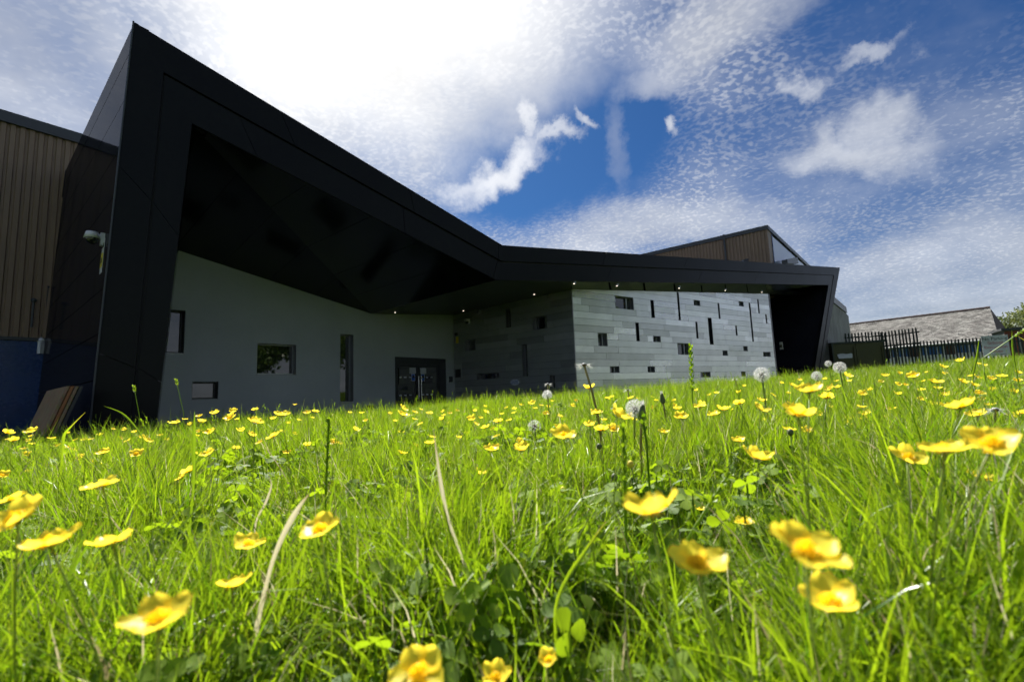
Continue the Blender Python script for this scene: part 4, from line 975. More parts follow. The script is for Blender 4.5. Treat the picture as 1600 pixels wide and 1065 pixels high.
class BL:
    def __init__(s): s.v=[];s.f=[];s.t=[]
    def blade(s, p, d, h, w_, bend, tone, kind=0, seg=4, face=None, twist=.0):
        """tapered, curved blade: foot p, lean direction d (2-D unit), bend 0..1.6 radians at the tip"""
        a = face if face is not None else random.uniform(0,6.283); k = len(s.v); q = Vector(p); n = seg
        th0 = abs(random.gauss(0,.28))
        for i in range(n+1):
            f = i/n; wd = w_*(1-f**1.8)*.5*(.75+.25*math.sin(f*3)); aa = a+twist*f; sx = Vector((math.cos(aa),math.sin(aa),0))
            if i < n: s.v += [tuple(q-sx*wd), tuple(q+sx*wd)]; s.t += [(tone,f,kind)]*2
            else: s.v.append(tuple(q)); s.t.append((tone,1,kind))
            th = th0+bend*(f**1.3); q = q+Vector((d[0]*math.sin(th), d[1]*math.sin(th), math.cos(th)))*(h/n)
        for i in range(n-1): s.f.append((k+2*i,k+2*i+1,k+2*i+3,k+2*i+2))
        s.f.append((k+2*n-2,k+2*n-1,k+2*n)); return q
    def stem(s, pts, r, tone, kind=0, n=4):
        mb = MB(); mb.tube(pts, r, n, False); k = len(s.v); s.v += mb.v; s.f += [tuple(i+k for i in q) for q in mb.f]
        m_ = len(mb.v); s.t += [(tone, .3+.5*i/m_, kind) for i in range(m_)]
    def leaf(s, c, n, a, L, W_, tone, fold=.25, kind=0):
        """round-ended leaflet from c along a with normal n"""
        b = n.cross(a).normalized(); k = len(s.v); prof = [(0,.06),(.25,.55),(.55,.95),(.82,.85),(1,.25)]
        for u_,w_ in prof:
            z = -L*.12*u_*u_; ctr = c+a*L*u_+n*z
            s.v += [tuple(ctr-b*W_*w_*.5+n*W_*w_*fold*.5), tuple(ctr), tuple(ctr+b*W_*w_*.5+n*W_*w_*fold*.5)]; s.t += [(tone,.55,kind)]*3
        for i in range(len(prof)-1):
            q = k+3*i; s.f += [(q,q+1,q+4,q+3),(q+1,q+2,q+5,q+4)]
    def obj(s, name):
        me = bpy.data.meshes.new(name); me.from_pydata(s.v,[],s.f); me.update(); me.materials.append(M['blade'])
        ca = me.color_attributes.new('tone','FLOAT_COLOR','POINT'); ca.data.foreach_set('color', [c for v in s.t for c in (*v,1)])
        me.polygons.foreach_set('use_smooth', [True]*len(me.polygons)); return bpy.data.objects.new(name, me)
def seedhead(b, p, d, h, L, r, tone, kind=0, seed=0):
    """flowering grass stem with a spike of small overlapping scales"""
    pts = [Vector(p)]; th = 0
    for i in range(6): th += .05; pts.append(pts[-1]+Vector((d[0]*math.sin(th),d[1]*math.sin(th),math.cos(th)))*(h/6))
    b.stem(pts, [.0011]*5+[.0008,.0006], tone, kind)
    q0 = pts[-1]; ax = (pts[-1]-pts[-2]).normalized(); n = int(L/.0035)
    for i in range(n):
        f = i/n; a = i*2.4; q = q0+ax*(f-.15)*L; rr = r*math.sin(math.pi*(f*.86+.1)); o = ax.orthogonal().normalized(); o2 = ax.cross(o); s_ = o*math.cos(a)+o2*math.sin(a)
        b.leaf(q+s_*rr*.2, (s_-ax*.3).normalized(), (ax*.9+s_*.45).normalized(), .008, .0045, min(1,tone+random.uniform(-.2,.2)), .3, kind)
def tuft(kind, seed):
    random.seed(seed); b = BL()
    if kind == 'fine':
        for i in range(46):
            a = random.uniform(0,6.28); r = abs(random.gauss(0,.022)); p = (math.cos(a)*r, math.sin(a)*r, -.01); a2 = a+random.gauss(0,.8)
            b.blade(p, (math.cos(a2),math.sin(a2)), random.uniform(.06,.18), random.uniform(.0016,.0036), abs(random.gauss(.95,.6)), random.random(), 1 if random.random()<.045 else 0, 4, twist=random.uniform(-1,1))
    if kind == 'broad':
        for i in range(22):
            a = random.uniform(0,6.28); r = abs(random.gauss(0,.02)); p = (math.cos(a)*r, math.sin(a)*r, -.01); a2 = a+random.gauss(0,.6)
            b.blade(p, (math.cos(a2),math.sin(a2)), random.uniform(.10,.235), random.uniform(.0032,.0058), abs(random.gauss(.9,.5)), random.random(), 1 if random.random()<.05 else 0, 5, twist=random.uniform(-.8,.8))
        for i in range(14):
            a = random.uniform(0,6.28); b.blade((random.gauss(0,.02),random.gauss(0,.02),-.01), (math.cos(a),math.sin(a)), random.uniform(.05,.12), .0022, random.uniform(.2,1.2), random.random(), 0, 4)
    if kind == 'tall':
        for i in range(7):
            a = random.uniform(0,6.28); b.blade((random.gauss(0,.01),random.gauss(0,.01),-.01), (math.cos(a),math.sin(a)), random.uniform(.16,.30), random.uniform(.0022,.004), random.uniform(.2,1.1), random.random(), 0, 6, twist=random.uniform(-1,1))
        for i in range(2):
            a = random.uniform(0,6.28); seedhead(b, (random.gauss(0,.012),random.gauss(0,.012),0), (math.cos(a),math.sin(a)), random.uniform(.17,.27), random.uniform(.025,.05), .0028, random.uniform(.2,.9), 0)
    if kind == 'straw':
        for i in range(9):
            a = random.uniform(0,6.28); b.blade((random.gauss(0,.02),random.gauss(0,.02),.0), (math.cos(a),math.sin(a)), random.uniform(.06,.17), random.uniform(.0015,.003), random.uniform(.6,1.7), random.random(), 1, 5, twist=random.uniform(-1,1))
    if kind in ('clover','crowfoot'):
        for i in range(9 if kind=='clover' else 6):
            a = random.uniform(0,6.28); r = random.uniform(.0,.05); h = random.uniform(.035,.105) if kind=='clover' else random.uniform(.04,.10); p = Vector((math.cos(a)*r*.3, math.sin(a)*r*.3, 0)); q = Vector((math.cos(a)*r, math.sin(a)*r, h))
            b.stem([p, (p+q)/2+Vector((0,0,h*.12)), q], .0009, .4)
            n = Vector((random.gauss(0,.6),random.gauss(-.1,.6),1)).normalized(); x = n.orthogonal().normalized(); y = n.cross(x); a0 = random.uniform(0,6.28); tn = random.random()
            if kind == 'clover':
                sz_ = random.uniform(.011,.019)
                for j in range(3): aa = a0+j*2.094; b.leaf(q, n, x*math.cos(aa)+y*math.sin(aa), sz_, sz_*.95, tn, .22, .3)
            else:
                sz_ = random.uniform(.02,.034)
                for j in range(3):
                    for l_ in (-.42,0,.42): aa = a0+j*1.9+l_; b.leaf(q, n, x*math.cos(aa)+y*math.sin(aa), sz_*(1 if l_==0 else .85), sz_*.42, tn, .18, .3)
    return b.obj('tuft_'+kind)
def bank(names):
    cols = []
    for kind, n in names:
        co = bpy.data.collections.new('tufts_'+kind)
        for i in range(n): co.objects.link(tuft(kind, hash_(kind)+i))
        cols.append(co)
    return cols
def hash_(s_): return sum(ord(c)*(i+3) for i,c in enumerate(s_))
KINDS = [('fine',5),('broad',4),('tall',4),('straw',2),('clover',4),('crowfoot',3)]
cols = bank(KINDS); random.seed(21)
def scatter_stuff(name, pts, rots, scl, idx, coll):
    me = bpy.data.meshes.new(name); n = len(pts); me.vertices.add(n); me.vertices.foreach_set('co', np.asarray(pts,dtype=np.float32).ravel())
    for nm,ty,data in (('rot','FLOAT_VECTOR',rots),('scl','FLOAT',scl),('idx','INT',idx)):
        at = me.attributes.new(nm, ty, 'POINT'); at.data.foreach_set('vector' if ty=='FLOAT_VECTOR' else 'value', np.asarray(data).ravel())
    me.update(); o = link(bpy.data.objects.new(name, me)); o['kind'] = 'stuff'
    ng = bpy.data.node_groups.new(name+'_nodes','GeometryNodeTree')
    ng.interface.new_socket('Geometry', in_out='INPUT', socket_type='NodeSocketGeometry'); ng.interface.new_socket('Geometry', in_out='OUTPUT', socket_type='NodeSocketGeometry')
    N = ng.nodes; gi = N.new('NodeGroupInput'); go = N.new('NodeGroupOutput'); ci = N.new('GeometryNodeCollectionInfo'); ci.inputs['Collection'].default_value = coll; ci.inputs['Separate Children'].default_value = True; ci.inputs['Reset Children'].default_value = True
    iop = N.new('GeometryNodeInstanceOnPoints'); iop.inputs['Pick Instance'].default_value = True
    def attr(nm, ty):
        a = N.new('GeometryNodeInputNamedAttribute'); a.data_type = ty; a.inputs['Name'].default_value = nm; return [x for x in a.outputs if x.enabled and x.name=='Attribute'][0]
    L = ng.links; L.new(gi.outputs[0], iop.inputs['Points']); L.new(ci.outputs[0], iop.inputs['Instance'])
    L.new(attr('idx','INT'), iop.inputs['Instance Index']); L.new(attr('rot','FLOAT_VECTOR'), iop.inputs['Rotation']); L.new(attr('scl','FLOAT'), iop.inputs['Scale']); L.new(iop.outputs[0], go.inputs[0])
    md = o.modifiers.new('scatter','NODES'); md.node_group = ng; return o
zgv = np.vectorize(zg)
def fan(density, y0, y1, margin=.5):
    """random points in the part of the meadow the camera faces, density per square metre"""
    A = (y1-y0)*(2*1.2*(y0+y1)/2+2*margin); n = int(density*A); y = RNG.uniform(0,1,n); 
    W0, W1 = 1.2*y0+margin, 1.2*y1+margin; a_ = (W1-W0); y = (np.sqrt(W0*W0+y*(W1*W1-W0*W0))-W0)/a_ if a_ > 1e-6 else y
    y = y0+y*(y1-y0); x = RNG.uniform(-1,1,n)*(1.2*y+margin); return x,y
def patchf(x,y): return .55*np.sin(x*9+1.7*np.sin(y*7))+.55*np.sin(y*11+1.3*np.sin(x*8))+.5*np.sin(x*2.7+1.1*y+1.5*np.sin(y*1.9))
def sow(kind_i, zones, smin, smax, tilt=.12, keep=.13, patch=0, hscale=True):
    X=[];Y=[];Z_=[];Sc=[]
    for dens,y0,y1,k in zones:
        x,y = fan(dens,y0,y1,2.3)
        pn = patchf(x,y)
        if patch: m_ = pn > patch; x,y = x[m_],y[m_]
        elif kind_i < 2: m_ = (pn < .25) | (RNG.uniform(0,1,len(x)) < .68); x,y = x[m_],y[m_]
        c = 4.9+.42*np.clip(x,-8,16)
        m_ = (np.hypot(x,y) > keep) & (y < c+2.9) & (y > -1.6); x,y = x[m_],y[m_]
        X.append(x);Y.append(y);Sc.append(RNG.uniform(smin,smax,len(x))*k)
    X=np.concatenate(X);Y=np.concatenate(Y);Sc=np.concatenate(Sc); Z_=zgv(X,Y); n=len(X)
    if kind_i < 3: q_ = np.clip((patchf(X,Y)+.3)/1.1,0,1); Sc *= 1.10-.38*q_
    d = np.hypot(X,Y); Sc *= np.where(d < .45, .62+.38*np.clip((d-.12)/.30,0,1), 1.0)
    R = np.stack([RNG.normal(0,tilt,n),RNG.normal(0,tilt,n),RNG.uniform(0,6.28,n)],1)
    return scatter_stuff(NAMES[kind_i], np.stack([X,Y,Z_],1), R, Sc, RNG.integers(0,KINDS[kind_i][1],n).astype(np.int32), cols[kind_i])
NAMES = ['meadow_grass','coarse_meadow_grass','flowering_grass','dead_grass','clover_leaves','buttercup_leaves']
sow(0, [(2700,-1.5,1.1,1.0),(1300,1.1,2.8,1.08),(480,2.8,5.2,1.2),(250,5.2,12,1.35)], .75, 1.15)
sow(1, [(420,-1.5,1.1,.95),(220,1.1,2.8,1.05),(80,2.8,5.2,1.1),(40,5.2,12,1.2)], .7, 1.1, .2)
sow(2, [(40,.3,1.1,.72),(40,1.1,2.8,.85),(36,2.8,5.2,.95),(22,5.2,12,1.05)], .65, 1.0, .1, .45)
sow(3, [(210,-1.5,1.1,1.0),(110,1.1,2.8,1.1),(40,2.8,6,1.1)], .7, 1.1, .2)
sow(4, [(620,-1.5,1.1,.95),(380,1.1,2.8,1.1),(80,2.8,5,1.2)], .7, 1.3, .4, .13, -.15)
sow(5, [(70,-1.5,1.1,.8),(40,1.1,2.8,.9),(16,2.8,5,1.0)], .7, 1.1, .35, .13, -.2)

# ------------------------------------------------------------------ buttercups
def petalmat():
    m = bpy.data.materials.new('glossy_yellow_petal'); m.use_nodes = True; t = NT(m.node_tree)
    at = t.n('ShaderNodeAttribute', attribute_name='tone'); sx = t.n('ShaderNodeSeparateColor'); t.put(sx.inputs[0], at.outputs['Color'])
    st = t.noise(obj_co(t), 160, 2, .5)
    c = t.mix(sx.outputs[1], (.97,.76,.04,1), (.98,.82,.07,1)); c = t.v('SCALE', c, scale=t.m('MULTIPLY', t.lin(st,.3,.7,.9,1.08), t.lin(rnd(t),0,1,.85,1.1)))
    d = t.n('ShaderNodeBsdfDiffuse'); t.put(d.inputs[0], c); tr = t.n('ShaderNodeBsdfTranslucent'); t.put(tr.inputs[0], t.v('MULTIPLY', c, (1.5,1.45,1.3)))
    g = t.n('ShaderNodeBsdfGlossy'); g.inputs['Roughness'].default_value = .38; g.inputs[0].default_value = (1,.98,.85,1)
    m1 = t.n('ShaderNodeMixShader'); m1.inputs[0].default_value = .56; t.nt.links.new(d.outputs[0], m1.inputs[1]); t.nt.links.new(tr.outputs[0], m1.inputs[2])
    lw = t.n('ShaderNodeLayerWeight'); fz = t.m('ADD', .02, t.m('MULTIPLY', t.m('POWER', lw.outputs['Facing'], 4), .2))
    m2 = t.n('ShaderNodeMixShader'); t.put(m2.inputs[0], fz); t.nt.links.new(m1.outputs[0], m2.inputs[1]); t.nt.links.new(g.outputs[0], m2.inputs[2])
    o = t.n('ShaderNodeOutputMaterial'); t.nt.links.new(m2.outputs[0], o.inputs[0]); return m
M['petal'] = petalmat()
M['stamen'] = mat('stamen_yellow_green', (.85,.66,.06), .6)
M['stem'] = leafmat('green_stem', (.24,.33,.07), (.24,.33,.07), .5)
M['stembrown'] = leafmat('brownish_stem', (.26,.24,.09), (.26,.24,.09), .3)
M['pappus'] = leafmat('white_pappus', (.85,.85,.84), (.85,.85,.84), .45, (1.0,1.0,1.0,1))
M['seed'] = mat('brown_seed', (.16,.11,.06), .7)
M['bractg'] = mat('grey_green_bract', (.10,.13,.05), .6)
def petal_data(L, W_, cup, seed):
    """one broad cupped petal growing along +X from the centre, notch at the rim"""
    rg = random.Random(seed); nu, nv = 6, 6; V=[];T_=[];F=[]
    for i in range(nu+1):
        u_ = i/nu; w_ = math.sin(math.pi*min(1,(u_*.80+.12)))**.62*(.32+.68*min(1,u_*1.9)); 
        if u_ > .95: w_ *= .72
        for j in range(nv+1):
            v_ = j/nv*2-1; rim = (1-.10*v_*v_*u_ - (.05*math.exp(-(v_*4)**2) if u_>.9 else 0))
            x = L*u_*rim; y = W_*.5*w_*v_
            z = cup*L*(u_**1.7)*.62 + abs(v_)**2*W_*.12*u_ + rg.uniform(-.00025,.00025) + .0004*math.sin(v_*7+seed)*u_
            V.append((x,y,z)); T_.append((0,min(1,u_*1.3),0))
    for i in range(nu):
        for j in range(nv): k = i*(nv+1)+j; F.append((k,k+nv+1,k+nv+2,k+1))
    return V,F,T_
def col_attr(me, T_): ca = me.color_attributes.new('tone','FLOAT_COLOR','POINT'); ca.data.foreach_set('color', [c for v in T_ for c in (*v,1)])
PETALS = []
for cup in (.35,.6,.85):
    for q in range(3):
        V,F,T_ = petal_data(.0125*random.uniform(.93,1.07), .0128*random.uniform(.92,1.08), cup*random.uniform(.85,1.15), q*7+1)
        me = bpy.data.meshes.new('petal'); me.from_pydata(V,[],F); me.update(); me.materials.append(M['petal']); col_attr(me,T_); me.polygons.foreach_set('use_smooth',[True]*len(F)); PETALS.append(me)
mb = MB()
for i in range(34):
    a = i*2.4; r = .0006*math.sqrt(i)*1.1; e = Vector((math.cos(a)*r*1.25, math.sin(a)*r*1.25, .0052-.9*r)); mb.tube([(math.cos(a)*r*.5,math.sin(a)*r*.5,.0005), e], [.00022,.0005], 3)
o_ = mb.build('stamens', M['petal'], None); col_attr(o_.data, [(0,.8,0)]*len(o_.data.vertices)); STAM = o_.data; bpy.data.objects.remove(o_)
mb = MB()
for i in range(5): a = i*1.2566+.6; mb.prism([Vector((math.cos(a-.35)*.001,math.sin(a-.35)*.001,-.001)),Vector((math.cos(a-.25)*.004,math.sin(a-.25)*.004,-.001)),Vector((math.cos(a)*.0065,math.sin(a)*.0065,.0)),Vector((math.cos(a+.25)*.004,math.sin(a+.25)*.004,-.001)),Vector((math.cos(a+.35)*.001,math.sin(a+.35)*.001,-.001))], Vector((0,0,-.0004)))
o_ = mb.build('sepals', M['stem'], None); SEP = o_.data; bpy.data.objects.remove(o_)
def curved_stem(base, head, n_=6, bow=None):
    bow = bow if bow is not None else Vector((random.gauss(0,.012),random.gauss(0,.012),0)); return [base.lerp(head,i/n_)+bow*math.sin(math.pi*i/n_) for i in range(n_+1)]
def flower(base, head, size, tilt, label, group, cup, detail=True):
    """buttercup: head position, size factor 1 = 24 mm, tilt = direction the cup opens to"""
    t = empty('buttercup', base, label, 'flower', group); h = head-base
    mb = MB(); pts = curved_stem(Vector((0,0,-.01)), h-tilt*.001*size); mb.tube(pts, [.0008]*4+[.0006]*3, 5 if detail else 3); mb.build('stem', M['stem'], t, True)
    q = tilt.to_track_quat('Z','Y'); rz = random.uniform(0,6.28)
    if detail:
        for i in range(5):
            o = link(bpy.data.objects.new('petal', PETALS[cup*3+random.randrange(3)]), t); o.location = h
            o.rotation_mode='QUATERNION'; e = Matrix.Rotation(rz+i*1.2566+random.uniform(-.14,.14),4,'Z')@Matrix.Rotation(random.uniform(-.22,.16),4,'Y')@Matrix.Rotation(random.uniform(-.12,.12),4,'X')
            o.rotation_quaternion = (q.to_matrix().to_4x4()@e).to_quaternion(); o.scale = (size*random.uniform(.94,1.06),)*3
        for nm,me in (('stamens',STAM),('sepals',SEP)): o = link(bpy.data.objects.new(nm, me), t); o.location = h; o.rotation_mode='QUATERNION'; o.rotation_quaternion = q; o.scale = (size,)*3
    else:
        o = link(bpy.data.objects.new('flower_head', HEADS[random.randrange(len(HEADS))]), t); o.location = h; o.rotation_mode='QUATERNION'; o.rotation_quaternion = q@Matrix.Rotation(rz,4,'Z').to_quaternion(); o.scale = (size,)*3
    return t
HEADS = []
for q in range(6):
    V=[];F=[];T_=[]; cp = (.4,.65,.9)[q%3]
    for i in range(5):
        v,f,tt = petal_data(.0125,.0126,cp*random.uniform(.8,1.2),q*5+i); R_ = Matrix.Rotation(i*1.2566+random.uniform(-.15,.15),4,'Z')@Matrix.Rotation(random.uniform(-.2,.15),4,'Y'); k=len(V)
        V += [tuple(R_@Vector(p)) for p in v]; F += [tuple(a+k for a in g) for g in f]; T_ += tt
    s0_ = len(V); nst = len(STAM.vertices); V += [tuple(v.co) for v in STAM.vertices]; F += [tuple(a+s0_ for a in p.vertices) for p in STAM.polygons]; T_ += [(0,.3,0)]*nst
    me = bpy.data.meshes.new('flower_head'); me.from_pydata(V,[],F); me.update(); me.materials.append(M['petal']); col_attr(me,T_); me.polygons.foreach_set('use_smooth',[True]*len(F)); HEADS.append(me)
def place(x, y, w_, D_=.0245):
    """head position for a flower seen at (x, y), w_ photo pixels across; keeps it 7..33 cm above the soil"""
    d = px_ray(x,y); Y = FPX*D_/w_; best = None
    for k in np.linspace(.55,1.9,55):
        p = EYE+d*(Y*k); g = zg(p.x,p.y); hh = p.z-g; pen = abs(math.log(k))+ (0 if .09 < hh < .31 else 3*min(abs(hh-.09),abs(hh-.31))/.1)
        if best is None or pen < best[0]: best = (pen,p,k,g,hh)
    return best
BIG = [(248,969,100,1),(78,850,75,1),(27,810,75,1),(15,782,42,0),(175,848,58,1),(160,758,50,0),(388,851,48,1),(363,916,54,1),(500,828,64,0),(655,1052,88,0),(775,1058,50,1),(857,1030,36,1),(1018,802,90,2),(1090,884,98,1),(1258,862,112,0),(1298,942,92,1),(1550,694,78,0),(1475,704,70,0),(1418,716,52,1),(1533,746,36,0),(1183,716,42,2),(1248,649,52,1),(1265,611,42,1),(1500,636,46,1),(1222,820,30,1),(1163,815,30,0),(880,682,45,1),(965,650,34,2),(815,703,28,2),(768,702,28,1),(1188,640,28,1),(1528,648,28,1),(940,672,26,1),(922,665,20,2),(958,670,22,1),(295,737,26,1),(750,740,22,2)]
SMALL = [(752,757,20),(802,720,18),(846,718,16),(1037,675,18),(968,713,14),(1155,688,22),(1233,671,20),(1262,673,20),(1130,640,22),(1115,648,20),(1155,630,20),(1093,635,20),(1064,652,24),(932,645,22),(921,606,20),(285,745,20),(625,708,14),(672,693,18),(675,683,14),
(272,661,17),(289,655,9),(311,650,11),(315,659,13),(329,675,19),(336,646,14),(364,643,13),(359,653,20),(399,640,11),(399,660,25),(392,680,15),(427,682,22),(427,654,12),(440,648,25),(461,632,7),(480,645,14),(493,643,12),(396,698,10),(441,700,11),(326,710,22),(356,687,8),(262,687,10),(213,709,20),(223,684,12),(230,689,15),(376,673,14),(420,693,9),
(12,676,16),(50,674,18),(22,688,14),(81,685,12),(162,707,20),(144,722,13),(164,724,14),(2,743,22),(162,1010,26),
(565,645,9),(571,657,10),(556,672,14),(630,639,16),(630,648,20),(648,644,11),(671,646,12),(657,662,11),(702,661,8),(628,708,17),(657,718,8),(737,655,15),(744,662,12),(759,644,10),(779,659,18),(803,645,9),(836,638,10),(831,631,14),(853,646,12),(759,668,15),(775,682,14),(812,689,14),(901,643,6),(931,645,17),(949,622,9),(956,620,8),(986,622,14),(1019,620,7),(1058,639,16),(1065,652,18),(1021,637,10),
(1095,631,14),(1119,614,9),(1181,658,9),(1191,626,15),(1208,617,10),(1237,602,10),(1250,594,8),(1324,588,14),(1297,607,16),(1348,616,14),(1292,621,22),(1346,636,14),(1353,647,18),(1386,651,14),(1403,616,12),(1411,643,12),(1440,609,12),(1464,598,20),(1464,618,11),(1427,588,20),(1501,564,13),(1474,574,12),(1504,597,14),(1521,602,13),(1518,587,10),(1548,592,12),(1565,588,14),(1531,614,14),(1550,609,11),(1590,594,12),(1590,582,9),(1583,651,18),(1595,646,20),(1383,587,12),(1476,584,8),(1533,625,12),(1093,795,18)]
TOO = [(x,y) for x,y,*_ in BIG+SMALL]
rs = random.Random(77)
while len(SMALL) < 262:                     # the far drift of tiny ones
    x = rs.uniform(5,1600); hz = 643-.0385*x; edge_ = np.interp(x,[0,250,500,700,900,1200,1400,1600],[672,652,638,628,613,588,573,552]); y = float(edge_)+8+abs(rs.gauss(0,1))*(30 if x < 900 else 42)
    if y > 760: continue
    w_ = 6+ (y-edge_)*.12*rs.uniform(.7,1.3)
    if any(abs(x-a)<9 and abs(y-b_)<5 for a,b_ in TOO): continue
    TOO.append((x,y)); SMALL.append((x,y,min(w_,15)))
def zone(x): return ('far left','left','centre left','centre','centre right','right','far right')[min(6,int(x/229))]
CUPW = ('wide open','open','cup-shaped')
names_big = ['large blurred yellow buttercup tilting right, bottom left corner','large yellow buttercup at the left edge, right one of the lower pair','large yellow buttercup cut near the left margin, two petals raised','flat yellow buttercup at the left margin above the largest one there','blurred yellow buttercup beside a pale blade, left foreground','flat wide yellow buttercup in the left grass, below the leaning boards','yellow buttercup tilted right, centre left foreground','rounded yellow buttercup below its tilted neighbour, centre left foreground','flat yellow buttercup beside the long grey dead blade','pale glossy open buttercup at the bottom margin, left one of two','small yellow buttercup at the bottom margin, right of the pale glossy one','half hidden orange-yellow buttercup low in the bottom centre grass','large cup-shaped yellow buttercup with raised right petal, centre right','large glossy buttercup with rounded petals catching white light','widest buttercup with flat spreading petals, right foreground','large rounded buttercup lowest in the right foreground','large yellow buttercup, rightmost of the row of three at the right margin','wide open buttercup, middle one of the row of three at right','yellow buttercup, leftmost of the row of three at right','small flat buttercup below the row of three at right','single cup-shaped buttercup in the right middle grass','broad buttercup with pale raised petals below the far container','large tilted buttercup right of the big dandelion clock','broad buttercup with a smaller one touching it, right middle distance','small glossy two-petalled looking buttercup above the widest one','small star-like buttercup left of the glossy two-petalled one','broad tilted yellow buttercup in the centre middle distance','cup-shaped buttercup in front of the large white dandelion head','bowl-shaped buttercup with straight stem, right of a similar one in the centre','bowl-shaped buttercup on a green stem, left of a similar one in the centre','medium buttercup with bright right rim above the single cup-shaped one','medium flat buttercup touching the broad pair at right','middle flower of the tight cluster left of the dandelion head','left flower of the tight cluster left of the dandelion head','right flower of the tight cluster left of the dandelion head','buttercup half hidden behind blades left of centre','small closed-looking buttercup on a thin stem in the centre']
sunh = Vector((SUN.x,SUN.y,0)).normalized()
for i,(x,y,w_,cp) in enumerate(BIG):
    pen,p,k,g,hh = place(x,y,w_); tilt = Vector((random.gauss(.0,.28),random.gauss(-.10,.2),1)).normalized()
    if i in (13,10): tilt = Vector((.05,-.25,1)).normalized()
    if i == 12: tilt = Vector((-.15,.15,1)).normalized()
    base = Vector((p.x+random.gauss(0,.02), p.y+abs(random.gauss(.0,.02)), 0)); base.z = zg(base.x,base.y)
    flower(base, p, k*1.0, tilt, names_big[i], 'large foreground buttercups', cp)
MARKS = [(30,660,'the leaning boards'),(190,655,'the black frame foot'),(320,615,'the low left window'),(430,640,'the wide grey-wall window'),(541,632,'the tall narrow window'),(655,640,'the entrance doors'),(805,605,'the oval sign'),(893,612,'the panel wall corner'),(1000,600,'the panel wall middle'),(1190,585,'the full dandelion clock'),(1240,580,'the black recess'),(1340,578,'the olive container'),(1450,565,'the green fence'),(1553,556,'the parking sign'),(992,640,'the big dandelion head'),(835,666,'the thin pale dandelion clock'),
 (248,969,'the bottom left big buttercup'),(78,850,'the large left-margin buttercup'),(160,758,'the flat left buttercup'),(388,851,'the tilted centre-left buttercup'),(500,828,'the flat buttercup by the grey blade'),(295,737,'the half hidden left buttercup'),(680,760,'the pale yellow upright blade'),(880,682,'the broad tilted centre buttercup'),(768,702,'the left bowl-shaped buttercup'),(815,703,'the right bowl-shaped buttercup'),(940,672,'the tight centre cluster'),(1018,802,'the large cup-shaped buttercup'),(1183,716,'the single right-middle buttercup'),(1248,649,'the broad pale-petalled buttercup'),(1265,611,'the large tilted right buttercup'),(1418,716,'the row of three buttercups'),(1500,636,'the broad right-hand pair'),(1222,820,'the glossy two-petalled buttercup'),(1555,640,'the spent right-hand dandelion')]
def compass(dx, dy):
    a = math.degrees(math.atan2(-dy, dx))%360; return ('right','upper right','above','upper left','left','lower left','below','lower right')[int((a+22.5)//45)%8]
DIRW = {'right':'right of','left':'left of','above':'above','below':'below','upper right':'up and right of','upper left':'up and left of','lower left':'down and left of','lower right':'down and right of'}
rankl = {}
for i,(x,y,w_) in enumerate(SMALL):
    md, nm, mx, my = min((math.hypot(x-a,(y-b_)*1.6), n_, a, b_) for a,b_,n_ in MARKS); rankl.setdefault((nm, compass(x-mx,y-my)), []).append((md,i))
LAB = {}
ORD = ('nearest','second nearest','third nearest','fourth nearest','fifth nearest','sixth nearest','seventh nearest','eighth nearest','ninth nearest','tenth nearest','eleventh nearest','twelfth nearest')
for (nm,dr_),l_ in rankl.items():
    for r_,(md,i) in enumerate(sorted(l_)): LAB[i] = f'{"small" if SMALL[i][2]>=12 else "tiny"} buttercup, {ORD[min(r_,11)]} {DIRW[dr_]} {nm}'
for i,(x,y,w_) in enumerate(SMALL):
    pen,p,k,g,hh = place(x,y,w_); tilt = Vector((random.gauss(0,.3),random.gauss(-.10,.28),1)).normalized()
    base = Vector((p.x+random.gauss(0,.02), p.y+random.gauss(0,.02), 0)); base.z = zg(base.x,base.y)
    flower(base, p, k, tilt, LAB[i], 'small buttercups through the meadow', 1, w_ >= 17)

# ------------------------------------------------------------------ dandelions
def clock_head(R, seed, n=150, part=1.0):
    rg = random.Random(seed); mb = MB(); V=[];F=[]
    for i in range(n):
        z = 1-2*(i+.5)/n; a = i*2.39996; q = math.sqrt(1-z*z); d = Vector((math.cos(a)*q, math.sin(a)*q, z))
        if z < -part or (part < 1 and rg.random() > part): continue
        r0_ = R*.70*rg.uniform(.94,1.04); o = d.orthogonal().normalized(); o2 = d.cross(o); tip = d*r0_
        w0 = o*.0003; k = len(V); V += [d*R*.12-w0, d*R*.12+w0, tip+w0, tip-w0]; F.append((k,k+1,k+2,k+3))
        m_ = 9; ph_ = rg.uniform(0,1)
        for j in range(m_):
            b = 6.283*j/m_+ph_; e = tip+(o*math.cos(b)+o2*math.sin(b))*R*.27+d*R*.24*rg.uniform(.7,1.1); s_ = (o*-math.sin(b)+o2*math.cos(b))*.00030; k = len(V); V += [tip-s_, tip+s_, e]; F.append((k,k+1,k+2))
    return V,F
